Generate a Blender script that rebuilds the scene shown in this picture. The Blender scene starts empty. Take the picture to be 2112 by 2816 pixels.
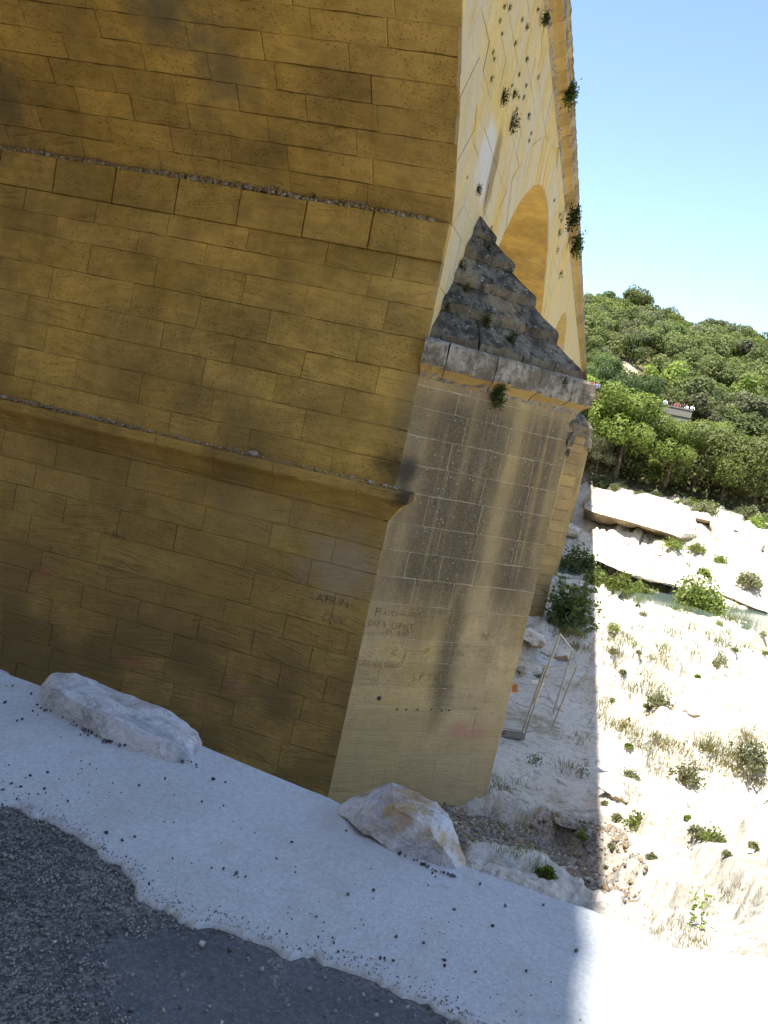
import bpy, bmesh, math, random
import numpy as np
from mathutils import Vector, Matrix
random.seed(7); RNG = np.random.default_rng(11)
SC = bpy.context.scene
COL = SC.collection

# ------------------------------------------------------------------ camera
YAW, PITCH, ROLL, FPX = 0.203061583, -0.0977710753, 0.213675382, 2551.85
EYE = np.array([0.0, 0.0, 1.6])
_cy, _sy, _cp, _sp = math.cos(YAW), math.sin(YAW), math.cos(PITCH), math.sin(PITCH)
FWD = np.array([_cy*_cp, _sy*_cp, _sp]); _RT = np.array([_sy, -_cy, 0.0]); _UP = np.cross(_RT, FWD)
CR = math.cos(ROLL)*_RT + math.sin(ROLL)*_UP
CU = -math.sin(ROLL)*_RT + math.cos(ROLL)*_UP
cam = bpy.data.cameras.new('camera'); cam_o = bpy.data.objects.new('camera', cam); COL.objects.link(cam_o)
cam_o.matrix_world = Matrix(((CR[0], CU[0], -FWD[0], EYE[0]), (CR[1], CU[1], -FWD[1], EYE[1]),
                             (CR[2], CU[2], -FWD[2], EYE[2]), (0, 0, 0, 1)))
cam.sensor_fit = 'VERTICAL'; cam.sensor_height = 24.0; cam.lens = 24.0*FPX/2816.0
cam.clip_start = 0.05; cam.clip_end = 5000.0
SC.camera = cam_o

# ------------------------------------------------------------------ light
SUN = np.array([-0.342, 0.2469, 0.906]); SUN /= np.linalg.norm(SUN)      # direction towards the sun
world = bpy.data.worlds.new('World'); SC.world = world; world.use_nodes = True
wn = world.node_tree.nodes; wl = world.node_tree.links
sky = wn.new('ShaderNodeTexSky'); sky.sky_type = 'NISHITA'; sky.sun_disc = False
sky.sun_elevation = math.asin(SUN[2]); sky.sun_rotation = math.atan2(SUN[0], SUN[1])
sky.altitude = 50; sky.air_density = 1.0; sky.dust_density = 0.6; sky.ozone_density = 1.0
bg = wn['Background']; bg.inputs['Strength'].default_value = 0.15
wl.new(sky.outputs[0], bg.inputs['Color'])
sun = bpy.data.lights.new('sun', 'SUN'); sun.energy = 5.0; sun.angle = math.radians(0.53); sun.color = (1.0, 0.95, 0.86)
sun_o = bpy.data.objects.new('sun', sun); COL.objects.link(sun_o)
sun_o.rotation_euler = Vector(SUN).to_track_quat('Z', 'Y').to_euler()
sun_o.location = (0, 0, 60)
SC.view_settings.view_transform = 'Standard'; SC.view_settings.look = 'None'
SC.view_settings.gamma = 1.0; SC.view_settings.use_curve_mapping = False
SC.view_settings.exposure = 1.12
SC.cycles.max_bounces = 7; SC.cycles.diffuse_bounces = 4

YF = 3.39                                 # plane of the bridge facade
# ------------------------------------------------------------------ helpers: geometry of the site
def ray(px, py):
    d = (px-1056.0)*CR - (py-1408.0)*CU + FPX*FWD
    return d/np.linalg.norm(d)
def atx(px, py, x):
    d = ray(px, py); return EYE + d*(x/d[0])
def aty(px, py, y):
    d = ray(px, py); return EYE + d*(y/d[1])
def atz(px, py, z):
    d = ray(px, py); return EYE + d*((z-1.6)/d[2])

def _hash(ix, iy, seed):
    n = (ix.astype(np.int64)*374761393 + iy.astype(np.int64)*668265263 + seed*1442695041) & 0x7fffffff
    n = (n ^ (n >> 13))*1274126177 & 0x7fffffff
    n = (n ^ (n >> 16)) & 0xffff
    return n/65535.0
def vnoise(x, y, seed=0):
    x = np.asarray(x, float); y = np.asarray(y, float)
    ix = np.floor(x); iy = np.floor(y); fx = x-ix; fy = y-iy
    fx = fx*fx*(3-2*fx); fy = fy*fy*(3-2*fy)
    a = _hash(ix, iy, seed); b = _hash(ix+1, iy, seed); c = _hash(ix, iy+1, seed); d = _hash(ix+1, iy+1, seed)
    return (a*(1-fx)+b*fx)*(1-fy)+(c*(1-fx)+d*fx)*fy
def fbm(x, y, seed=0, oct=4):
    s = 0; a = 0.5; t = 0
    for k in range(oct):
        s = s+a*vnoise(x*2**k+17.3*k, y*2**k-9.1*k, seed+k); t += a; a *= 0.5
    return s/t
def ridged(x, y, seed=0, oct=4):
    s = 0; a = 0.5; t = 0
    for k in range(oct):
        s = s+a*(1-np.abs(2*vnoise(x*2**k+7.7*k, y*2**k+3.3*k, seed+k)-1)); t += a; a *= 0.5
    return s/t
def sstep(a, b, v):
    t = np.clip((np.asarray(v, float)-a)/(b-a), 0, 1); return t*t*(3-2*t)

PXS = [-200, -60, -28, -12, 0, 3.5, 6, 9, 11, 14, 20, 34, 55, 66, 70, 83, 87, 95, 104, 111, 114, 122, 150, 190, 260, 320, 600]
PZS = [60, 34, 15, 1.5, -0.2, -0.22, -1.38, -2.50, -4.3, -5.45, -5.75, -5.85, -6.2, -6.9, -8.1, -8.1, -6.6, -4.2, -2.2, 0.4, 2.2, 7.6, 17.0, 28.0, 45.0, 48.0, 45.0]
PXR = [-200, -60, -28, -12, 0, 3.5, 7, 12, 17, 22, 30, 44, 58, 66, 70, 83, 86, 93, 102, 112, 116, 124, 152, 190, 255, 320, 600]
PZR = [60, 34, 15, 1.5, -0.2, -0.22, -1.1, -2.4, -3.9, -5.2, -5.7, -5.9, -6.4, -7.2, -8.4, -8.4, -6.4, -3.6, -2.0, 0.0, 1.6, 7.2, 16.5, 26.0, 40.0, 43.0, 40.0]
def tbase(x, y):
    a = np.interp(x, PXS, PZS); b = np.interp(x, PXR, PZR)
    w = sstep(-1.0, -5.0, y + 0.0*x)
    z = a*(1-w)+b*w
    z = z - 0.06*np.maximum(0, -y-30)*sstep(130, 220, x)      # the hill drops to the right
    yx = y/np.maximum(x, 1.0)                                  # the bank falls steeply towards the pier
    drop = np.maximum(sstep(0.03, 0.07, yx)*sstep(3.9, 5.2, x)*(1-sstep(13, 17.5, x)), sstep(0.075, 0.12, yx)*sstep(3.9, 5.2, x)*(1-sstep(24, 30, x)))
    z = z*(1-drop)+np.minimum(z, -6.6)*drop
    return z
def terrain(x, y):
    x = np.asarray(x, float); y = np.asarray(y, float)
    z = tbase(x, y)
    rough = sstep(3.6, 5.5, x)*(1-0.93*sstep(108, 116, x))
    slab = sstep(18.5, 21, x)*(1-sstep(29, 33, x))*sstep(-3.2, -1.2, y)*(1-sstep(2, 4, y))     # smooth worn floor by the fence
    rough = rough*(1-0.9*slab)
    wide = np.clip(x/14.0, 0.35, 1.7)
    r1 = ridged(x*0.30/wide**.3+4, y*0.30/wide**.3+x*0.05, 3, 3)-0.62
    r2 = ridged(x*1.1+y*0.5, y*1.3, 21, 4)-0.6
    r3 = fbm(x*4.3, y*4.3, 55, 3)-0.5
    r4 = ridged(x*9.0, y*9.0, 71, 2)-0.55
    z = z + rough*wide*(1.15*r1 + 0.42*r2 + 0.13*r3) + rough*(0.10*r4+0.10*r3)*(1-sstep(14, 30, x))
    # horizontal bedding: soft terraces
    st = 0.55*wide; q = z/st + 0.6*fbm(x*0.2, y*0.2, 91, 2); f = q-np.floor(q)
    tz = (np.floor(q)+sstep(0.30, 0.70, f)-0.6*fbm(x*0.2, y*0.2, 91, 2))*st
    k = rough*sstep(6, 12, x)*0.75
    z = z*(1-k)+tz*k
    z = z + 0.05*slab*(fbm(x*1.5+y, y*6, 5, 3)-0.5) + sstep(112, 118, x)*1.5*(fbm(x*0.12, y*0.12, 44, 3)-0.5)
    return z
def proj(q):
    v = np.asarray(q, float)-EYE; d = v@FWD
    return 1056+FPX*(v@CR)/d, 1408-FPX*(v@CU)/d
def hit(px, py, x0=3.6, x1=330.0):
    d = ray(px, py); n = 700
    xs = x0*(x1/x0)**(np.arange(n)/(n-1)); t = xs/d[0]
    p = EYE[None, :]+d[None, :]*t[:, None]
    g = terrain(p[:, 0], p[:, 1]); under = np.nonzero(p[:, 2] < g)[0]
    if len(under) == 0: return None
    q = p[under[0]].copy(); q[2] = g[under[0]]; return q

# ------------------------------------------------------------------ helpers: objects
def link(o, parent=None):
    COL.objects.link(o)
    if parent is not None: o.parent = parent
    return o
def tag(o, label=None, cat=None, group=None, kind=None):
    if label: o['label'] = label
    if cat: o['category'] = cat
    if group: o['group'] = group
    if kind: o['kind'] = kind
    return o
def mesh_np(name, verts, faces, mat=None, parent=None, smooth=False, mats=None, midx=None):
    me = bpy.data.meshes.new(name)
    me.from_pydata([tuple(map(float, v)) for v in verts], [], [tuple(map(int, f)) for f in faces])
    if mats:
        for m in mats: me.materials.append(m)
        if midx is not None: me.polygons.foreach_set('material_index', np.asarray(midx, np.int32))
    elif mat: me.materials.append(mat)
    if smooth: me.polygons.foreach_set('use_smooth', [True]*len(me.polygons))
    me.update()
    return link(bpy.data.objects.new(name, me), parent)
def fast_mesh(name, verts, quads, mat, n=4):
    """verts Nx3 array, quads Mxn array"""
    me = bpy.data.meshes.new(name)
    verts = np.asarray(verts, np.float32); quads = np.asarray(quads, np.int32)
    me.vertices.add(len(verts)); me.vertices.foreach_set('co', verts.ravel())
    me.loops.add(quads.size); me.loops.foreach_set('vertex_index', quads.ravel())
    me.polygons.add(len(quads)); me.polygons.foreach_set('loop_start', np.arange(0, quads.size, n, dtype=np.int32))
    me.update(calc_edges=True); me.validate()
    if mat: me.materials.append(mat)
    return me
def empty(name, loc=(0, 0, 0), parent=None):
    o = bpy.data.objects.new(name, None); o.location = loc; o.empty_display_size = 0.3
    return link(o, parent)

# ------------------------------------------------------------------ helpers: materials
class NT:
    def __init__(self, name):
        self.m = bpy.data.materials.new(name); self.m.use_nodes = True
        self.t = self.m.node_tree; self.b = self.t.nodes['Principled BSDF']
        self.b.inputs['Roughness'].default_value = 0.92
        self.b.inputs['Specular IOR Level'].default_value = 0.2
        self._p = None
    def put(self, node, k, v):
        s = node.inputs[k]
        if hasattr(v, 'is_linked') or hasattr(v, 'links'): self.t.links.new(v, s)
        elif isinstance(v, (tuple, list)) and len(v) == 3 and s.type == 'RGBA': s.default_value = (*v, 1)
        else: s.default_value = v
    def n(self, typ, out=0, props=None, **kw):
        nd = self.t.nodes.new(typ)
        for k, v in (props or {}).items(): setattr(nd, k, v)
        for k, v in kw.items():
            self.put(nd, int(k[1:]) if k[0] == 'i' and k[1:].isdigit() else k.replace('_', ' '), v)
        return nd.outputs[out]
    @property
    def pos(self):
        if self._p is None: self._p = self.n('ShaderNodeNewGeometry')
        return self._p
    def rnd(self): return self.n('ShaderNodeObjectInfo', out=5)
    def math(self, op, a, b=0.0, c=0.0, clamp=False):
        return self.n('ShaderNodeMath', props={'operation': op, 'use_clamp': clamp}, i0=a, i1=b, i2=c)
    def vmul(self, v, s, off=(0, 0, 0)):
        return self.n('ShaderNodeVectorMath', props={'operation': 'MULTIPLY_ADD'}, i0=v, i1=s, i2=off)
    def sep(self, v, k): return self.n('ShaderNodeSeparateXYZ', out=k, i0=v)
    def noise(self, v, scale=1.0, detail=4.0, rough=0.55, dist=0.0):
        return self.n('ShaderNodeTexNoise', Vector=v, Scale=scale, Detail=detail, Roughness=rough, Distortion=dist)
    def voro(self, v, scale=1.0, feature='F1', out=0):
        return self.n('ShaderNodeTexVoronoi', out=out, props={'feature': feature}, Vector=v, Scale=scale)
    def ramp(self, f, a, b, lo=0.0, hi=1.0):
        return self.n('ShaderNodeMapRange', props={'interpolation_type': 'SMOOTHSTEP'}, i0=f, i1=a, i2=b, i3=lo, i4=hi)
    def mix(self, f, a, b, mode='MIX'):
        nd = self.t.nodes.new('ShaderNodeMix'); nd.data_type = 'RGBA'; nd.blend_type = mode
        self.put(nd, 0, f); self.put(nd, 6, a); self.put(nd, 7, b); return nd.outputs[2]
    def val(self, col, v):                       # multiply a colour by a value socket
        c = self.n('ShaderNodeCombineColor', i0=v, i1=v, i2=v)
        return self.mix(1.0, col, c, 'MULTIPLY')
    def blob(self, c, r, soft=0.5, warp=0.5, sc=1.2):
        """mask 1 near a world point c, radii r (x,y,z), with a noisy outline"""
        d = self.n('ShaderNodeVectorMath', props={'operation': 'SUBTRACT'}, i0=self.pos, i1=c)
        d = self.vmul(d, tuple(1.0/k for k in r))
        l = self.n('ShaderNodeVectorMath', out=1, props={'operation': 'LENGTH'}, i0=d)
        if getattr(self, '_bn', None) is None: self._bn = self.math('SUBTRACT', self.noise(self.pos, sc, 6, 0.65), 0.5)
        l = self.math('MULTIPLY_ADD', self._bn, warp*2, l)
        return self.ramp(l, 1.0-soft*1.3, 1.0+soft*0.4, 1.0, 0.0)
    def bump(self, h, strength=0.5, dist=0.02):
        self.put(self.b, 'Normal', self.n('ShaderNodeBump', Height=h, Strength=strength, Distance=dist))
    def done(self, col=None, rough=None):
        if col is not None: self.put(self.b, 'Base Color', col)
        if rough is not None: self.put(self.b, 'Roughness', rough)
        return self.m

def plain(name, col, rough=0.8, var=0.15, sc=8.0, metal=0.0):
    t = NT(name); n = t.noise(t.pos, sc, 4)
    c = t.val(tuple(col), t.ramp(n, 0.25, 0.75, 1-var, 1+var)); t.b.inputs['Metallic'].default_value = metal
    return t.done(c, rough)

def stone_common(t, c1, c2, blockvar=0.35, grain=0.3, bs=0.9, bed_k=1.0):
    """ochre limestone: colour drift, sedimentary striations, pores, block to block tone"""
    p = t.pos; r = t.rnd()
    off = t.n('ShaderNodeCombineXYZ', i0=t.math('MULTIPLY', r, 13.0), i1=t.math('MULTIPLY', r, 31.0), i2=t.math('MULTIPLY', r, 57.0))
    po = t.n('ShaderNodeVectorMath', props={'operation': 'ADD'}, i0=p, i1=off)
    big = t.noise(p, 0.55, 4); col = t.mix(t.ramp(big, 0.36, 0.64), c1, c2)
    # tilt the bedding a little from block to block
    tilt = t.math('MULTIPLY', t.math('SUBTRACT', t.math('FRACT', t.math('MULTIPLY', r, 7.3)), 0.5), 0.5)
    z2 = t.math('ADD', t.sep(po, 2), t.math('MULTIPLY', t.math('ADD', t.sep(po, 0), t.sep(po, 1)), tilt))
    bed = t.n('ShaderNodeCombineXYZ', i0=t.math('MULTIPLY', t.sep(po, 0), 0.9), i1=t.math('MULTIPLY', t.sep(po, 1), 0.9), i2=t.math('MULTIPLY', z2, 11.0))
    bn = t.noise(bed, 1.0, 4, 0.62, 0.6)
    fine = t.noise(po, 24.0, 2, 0.7)
    pit = t.ramp(t.voro(po, 15.0), 0.10, 0.30)
    pit2 = t.math('MAXIMUM', pit, t.ramp(t.noise(p, 0.8, 3), 0.46, 0.60, 0.0, 1.0))
    v = t.math('ADD', t.math('MULTIPLY', t.math('SUBTRACT', bn, 0.5), grain*1.3*bed_k), t.math('MULTIPLY', t.math('SUBTRACT', fine, 0.5), grain*1.5))
    mot = t.noise(p, 2.3, 5, 0.68); v = t.math('ADD', v, t.math('MULTIPLY', t.math('SUBTRACT', mot, 0.5), grain*2.6))
    v = t.math('ADD', v, t.math('MULTIPLY_ADD', r, blockvar, 1-blockvar*0.5))
    v = t.math('MULTIPLY', v, t.math('MULTIPLY_ADD', pit2, 0.38, 0.62))
    col = t.val(col, v)
    # eroded bedding cracks
    crack = t.ramp(t.noise(bed, 0.8, 3, 0.5, 1.2), 0.29, 0.40)
    crack = t.math('MAXIMUM', crack, t.ramp(t.noise(po, 0.9, 2), 0.47, 0.56))
    h = t.math('ADD', t.math('MULTIPLY', bn, 1.0), t.math('MULTIPLY', fine, 0.35))
    h = t.math('ADD', h, t.math('MULTIPLY', pit2, 0.35)); h = t.math('ADD', h, t.math('MULTIPLY', crack, 0.45))
    col = t.val(col, t.math('MULTIPLY_ADD', crack, 0.10, 0.90))
    t.bump(h, bs, 0.05)
    return col

def mk_wall():
    t = NT('ochre limestone')
    col = stone_common(t, (0.53, 0.345, 0.088), (0.45, 0.30, 0.088), 0.26, 0.36, 0.7)
    z = t.sep(t.pos, 2)
    n = t.noise(t.vmul(t.pos, (1, 1, 0.6)), 0.5, 5)
    col = t.mix(t.ramp(n, 0.58, 0.74, 0, 0.45), col, (0.15, 0.12, 0.055))            # grey washed patches
    bigm = t.noise(t.vmul(t.pos, (1, 0.8, 1.1)), 0.75, 4, 0.6); col = t.val(col, t.ramp(bigm, 0.30, 0.70, 0.80, 1.18))
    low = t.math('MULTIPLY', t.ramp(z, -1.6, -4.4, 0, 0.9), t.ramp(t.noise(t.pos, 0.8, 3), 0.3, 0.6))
    col = t.mix(low, col, (0.15, 0.105, 0.045))                                       # shade towards the foot painted in as a darker, greyer tone
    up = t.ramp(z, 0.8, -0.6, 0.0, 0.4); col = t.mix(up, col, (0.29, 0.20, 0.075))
    for c, r, k, cc in (((17, 4.1, -1.35), (1, 0.85, 0.8), 0.55, (0.40, 0.34, 0.25)), ((17, 5.6, -0.7), (1, 1.6, 0.5), 0.35, (0.36, 0.27, 0.13)),
                        ((16.5, 12.6, 6.0), (2, 0.9, 1.1), 0.75, (0.15, 0.12, 0.065)), ((14.5, 8.6, 7.7), (2, 0.7, 0.9), 0.75, (0.17, 0.15, 0.10)),
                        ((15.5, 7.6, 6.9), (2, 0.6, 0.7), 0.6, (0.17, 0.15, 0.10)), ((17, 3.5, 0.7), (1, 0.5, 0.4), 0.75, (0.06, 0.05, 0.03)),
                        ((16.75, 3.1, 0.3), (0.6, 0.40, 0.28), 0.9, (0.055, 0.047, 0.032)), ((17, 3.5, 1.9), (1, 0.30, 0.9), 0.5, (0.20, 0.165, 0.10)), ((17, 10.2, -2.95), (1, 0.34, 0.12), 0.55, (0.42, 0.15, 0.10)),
                        ((17, 7.9, -4.25), (1, 0.34, 0.16), 0.5, (0.34, 0.13, 0.09)), ((17, 5.6, -4.15), (1, 0.42, 0.16), 0.4, (0.40, 0.17, 0.13)),
                        ((17, 6.3, -4.7), (1, 0.24, 0.14), 0.4, (0.36, 0.15, 0.11)), ((17, 13.4, 5.0), (1, 0.5, 1.5), 0.6, (0.13, 0.10, 0.06))):
        col = t.mix(t.math('MULTIPLY', t.blob(c, r, 0.6, 1.0, 1.9), k), col, cc)
    return t.done(col)

def mk_facade():
    t = NT('pale facade limestone')
    col = stone_common(t, (0.53, 0.375, 0.12), (0.53, 0.39, 0.165), 0.12, 0.20, 0.4)
    n = t.noise(t.vmul(t.pos, (0.35, 1, 0.10)), 2.2, 5)                                # run-off streaks
    col = t.mix(t.ramp(n, 0.46, 0.62, 0, 0.7), col, (0.46, 0.40, 0.28))
    n2 = t.noise(t.vmul(t.pos, (0.5, 1, 0.16)), 1.5, 5)
    col = t.mix(t.ramp(n2, 0.58, 0.68, 0, 0.6), col, (0.52, 0.31, 0.06))
    n3 = t.noise(t.vmul(t.pos, (1.2, 1, 0.35)), 2.6, 4)
    col = t.mix(t.ramp(n3, 0.66, 0.74, 0, 0.6), col, (0.20, 0.165, 0.10))
    nb = aty(1337, 445, YF)
    col = t.mix(t.math('MULTIPLY', t.blob(tuple(nb), (1.1, 0.6, 0.85), 0.35, 0.7, 2.0), 0.9), col, (0.50, 0.47, 0.42))
    nb = aty(1356, 470, YF)
    col = t.mix(t.math('MULTIPLY', t.blob(tuple(nb), (0.5, 0.6, 1.0), 0.35, 0.5, 2.0), 0.8), col, (0.20, 0.145, 0.06))
    return t.done(col)

def mk_cutwater(mortar=False):
    t = NT('stained cutwater mortar' if mortar else 'stained cutwater limestone')
    col = t.val((0.50, 0.42, 0.27), t.ramp(t.noise(t.pos, 9.0, 4, 0.7), 0.25, 0.75, 0.75, 1.15)) if mortar else stone_common(t, (0.47, 0.345, 0.15), (0.45, 0.345, 0.185), 0.22, 0.26, 0.45, 0.35)
    p = t.pos; z = t.sep(p, 2)
    u = t.math('DIVIDE', t.math('SUBTRACT', t.sep(p, 0), 17.0), 0.678*3.92)
    u = t.math('ADD', u, t.math('MULTIPLY', t.math('SUBTRACT', t.noise(t.vmul(p, (1, 1, 0.35)), 1.5, 4), 0.5), 0.12))
    cr = t.t.nodes.new('ShaderNodeValToRGB'); e = cr.color_ramp.elements
    pts = [(0.0, .75), (.05, .72), (.10, .60), (.17, .92), (.26, 1.0), (.36, .95), (.44, 1.0), (.51, 1.0), (.575, .75), (.62, .34), (.66, .36), (.71, .80), (.80, 1.0), (.90, .9), (.98, .6)]
    e[0].position = 0; e[0].color = (.5, .5, .5, 1); e[1].position = 1.0; e[1].color = (.25, .25, .25, 1)
    for q, v in pts[1:]:
        k = e.new(q); k.color = (v, v, v, 1)
    t.t.links.new(u, cr.inputs[0]); s = cr.outputs[0]
    core = t.ramp(t.math('ABSOLUTE', t.math('SUBTRACT', u, 0.53)), 0.015, 0.11, 0.85, 0)   # one streak runs far down
    zz = t.math('ADD', z, t.math('MULTIPLY', t.math('SUBTRACT', t.noise(t.vmul(p, (1.5, 1.5, 0.3)), 1.6, 4), 0.5), 2.4))
    hi = t.ramp(zz, -3.0, -1.0); lo = t.math('MULTIPLY', core, t.ramp(zz, -4.6, -3.4))
    top = t.ramp(z, 2.6, 1.9, 0.55, 1.0)
    thin = t.ramp(t.noise(t.vmul(p, (7, 7, 0.28)), 1.0, 4, 0.6), 0.28, 0.52, 0.66, 1.0)
    s = t.math('MULTIPLY', t.math('MULTIPLY', t.math('MAXIMUM', t.math('MULTIPLY', t.math('MULTIPLY', hi, s), thin), lo), top), t.ramp(t.noise(p, 3.2, 6, 0.7), 0.22, 0.5, 0.8, 1.0))
    fl = t.ramp(t.noise(p, 26.0, 3, 0.8), 0.30, 0.66, 0.72, 1.0)
    col = t.mix(t.math('MULTIPLY', t.math('MULTIPLY', s, fl), 0.38 if mortar else 1.0), col, (0.088, 0.071, 0.048))
    w = t.ramp(t.voro(p, 8.0), 0.16, 0.10); w2 = t.ramp(t.noise(p, 1.8, 3), 0.42, 0.54)
    col = t.mix(t.math('MULTIPLY', t.math('MULTIPLY', w, w2), t.math('MULTIPLY', s, 0.75)), col, (0.50, 0.46, 0.38))    # pale lichen spots
    w = t.ramp(t.voro(p, 23.0), 0.22, 0.12)
    col = t.mix(t.math('MULTIPLY', w, t.math('MULTIPLY', s, 0.6)), col, (0.40, 0.36, 0.28))
    foot = t.ramp(z, -3.2, -4.8, 0, 0.45); col = t.mix(foot, col, (0.42, 0.325, 0.18))
    for c, r, k, cc in (((18.85, 1.4, -4.35), (0.30, 0.4, 0.22), 0.5, (0.46, 0.18, 0.14)), ((19.2, 1.0, -4.42), (0.34, 0.4, 0.14), 0.5, (0.45, 0.17, 0.14)),
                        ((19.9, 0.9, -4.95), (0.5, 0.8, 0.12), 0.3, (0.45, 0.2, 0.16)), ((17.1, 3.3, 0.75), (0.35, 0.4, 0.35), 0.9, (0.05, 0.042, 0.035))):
        col = t.mix(t.math('MULTIPLY', t.blob(c, r, 0.6, 0.5, 3.0), k), col, cc)
    return t.done(col)

def mk_cut2():
    t = NT('brown pier limestone'); return t.done(stone_common(t, (0.36, 0.25, 0.10), (0.28, 0.20, 0.09), 0.2, 0.3, 0.5))
def mk_cap():
    t = NT('lichened grey cap stone'); p = t.pos; r = t.rnd()
    a = t.noise(p, 2.2, 7, 0.68); b = t.noise(p, 6.0, 5, 0.7); v = t.voro(t.vmul(p, (1, 1, 1.3)), 7.0)
    col = t.mix(t.ramp(a, 0.38, 0.60), (0.075, 0.067, 0.052), (0.25, 0.22, 0.165))
    col = t.mix(t.ramp(b, 0.52, 0.60, 0, 0.85), col, (0.055, 0.050, 0.040))
    col = t.mix(t.math('MULTIPLY', t.ramp(v, 0.30, 0.16), t.ramp(b, 0.44, 0.56)), col, (0.40, 0.38, 0.33))
    col = t.mix(t.ramp(t.noise(p, 1.1, 4), 0.56, 0.66, 0, 0.6), col, (0.30, 0.22, 0.12))
    up = t.sep(t.n('ShaderNodeNewGeometry', out=1), 2)
    rz = t.math('MULTIPLY', t.ramp(up, 0.45, 0.15), t.ramp(t.noise(p, 2.7, 4), 0.35, 0.5))
    col = t.mix(t.math('MULTIPLY', rz, 0.55), col, (0.27, 0.21, 0.125))                # brown step faces
    col = t.val(col, t.math('MULTIPLY_ADD', r, 0.35, 0.55))
    t.bump(t.math('ADD', a, t.math('MULTIPLY', b, 0.7)), 1.0, 0.09)
    return t.done(col)
def mk_cornice():
    t = NT('mottled cornice stone'); p = t.pos; r = t.rnd()
    a = t.noise(p, 1.7, 7, 0.7); b = t.noise(p, 8.0, 5, 0.7)
    col = t.mix(t.ramp(a, 0.40, 0.58), (0.17, 0.14, 0.10), (0.38, 0.34, 0.27))
    col = t.mix(t.ramp(b, 0.50, 0.60, 0, 0.75), col, (0.13, 0.105, 0.08))
    col = t.mix(t.ramp(t.noise(p, 4.2, 6, 0.75), 0.57, 0.63, 0, 0.7), col, (0.46, 0.43, 0.37))
    up = t.sep(t.n('ShaderNodeNewGeometry', out=1), 2)
    col = t.mix(t.ramp(up, -0.25, -0.6, 0, 0.95), col, (0.46, 0.31, 0.10))
    col = t.val(col, t.math('MULTIPLY_ADD', r, 0.3, 0.68))
    t.bump(t.math('ADD', a, t.math('MULTIPLY', b, 0.6)), 0.8, 0.06)
    return t.done(col)

def mk_mortar(name, c):
    t = NT(name); n = t.noise(t.pos, 9.0, 5, 0.7)
    col = t.val(c, t.ramp(n, 0.25, 0.75, 0.7, 1.2)); t.bump(n, 0.8, 0.03); return t.done(col)

def mk_gap():
    t = NT('joint filling'); p = t.pos; z = t.sep(p, 2); n = t.noise(p, 0.9, 4)
    k = t.math('MULTIPLY', t.math('MULTIPLY', t.ramp(z, -2.2, -1.2), t.ramp(z, 2.6, 1.8)), t.ramp(n, 0.40, 0.52))
    return t.done(t.mix(k, (0.22, 0.14, 0.042), (0.40, 0.29, 0.12)))
def mk_limestone():
    t = NT('white river limestone'); p = t.pos; z = t.sep(p, 2)
    a = t.noise(p, 0.45, 6, 0.6); b = t.noise(p, 3.4, 7, 0.7); c = t.noise(p, 15.0, 4, 0.7)
    x = t.sep(p, 0)
    col = t.mix(t.ramp(a, 0.35, 0.65), (0.63, 0.585, 0.50), (0.56, 0.515, 0.425))
    col = t.mix(t.ramp(b, 0.50, 0.66, 0, 0.75), col, (0.20, 0.185, 0.155)); col = t.mix(t.ramp(t.noise(p, 9.0, 5, 0.7), 0.56, 0.68, 0, 0.6), col, (0.15, 0.135, 0.11))
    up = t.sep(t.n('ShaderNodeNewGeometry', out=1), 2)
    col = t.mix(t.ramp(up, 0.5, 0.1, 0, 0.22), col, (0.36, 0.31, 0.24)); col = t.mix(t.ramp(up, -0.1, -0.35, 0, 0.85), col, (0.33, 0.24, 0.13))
    g = t.math('MULTIPLY', t.ramp(t.noise(p, 0.33, 4), 0.52, 0.60), t.ramp(b, 0.40, 0.50))
    col = t.mix(t.math('MULTIPLY', g, 0.55), col, (0.30, 0.25, 0.14))
    hill = t.math('MAXIMUM', t.ramp(x, 106, 113), t.ramp(x, -9, -14)); pale = t.ramp(t.noise(p, 0.07, 4), 0.5, 0.62)
    hc = t.mix(pale, (0.13, 0.10, 0.055), (0.26, 0.19, 0.10)); col = t.mix(hill, col, hc)
    tr = t.blob((151, -1.3, 18), (14, 3.2, 9), 0.3, 0.25, 0.35); col = t.mix(tr, col, (0.52, 0.42, 0.29))
    scree = t.math('MULTIPLY', t.ramp(x, 11.5, 13.5), t.ramp(x, 19.8, 18.6)); scree = t.math('MULTIPLY', scree, t.ramp(t.sep(p, 1), -2.6, -1.6))
    col = t.mix(t.math('MULTIPLY', scree, 0.85), col, t.mix(t.ramp(c, 0.35, 0.65), (0.16, 0.125, 0.085), (0.36, 0.31, 0.25)))
    wx = t.math('MULTIPLY', t.ramp(x, 22, 12), t.ramp(t.noise(p, 1.4, 5), 0.25, 0.6, 0.1, 0.55)); col = t.mix(wx, col, (0.33, 0.315, 0.285))
    earth = t.math('MULTIPLY', t.ramp(t.math('DIVIDE', t.sep(p, 1), t.math('MAXIMUM', x, 1.0)), 0.05, 0.09), t.math('MULTIPLY', t.ramp(x, 3.6, 4.2), t.ramp(x, 30, 24)))
    col = t.mix(t.math('MULTIPLY', earth, 0.9), col, (0.13, 0.10, 0.06))  # ground under the arch darkened to cut bounce light on the wall
    col = t.val(col, t.ramp(c, 0.2, 0.8, 0.8, 1.18))
    t.bump(t.math('ADD', t.math('MULTIPLY', b, 1.0), t.math('MULTIPLY', c, 0.35)), 0.7, 0.10)
    return t.done(col)

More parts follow.
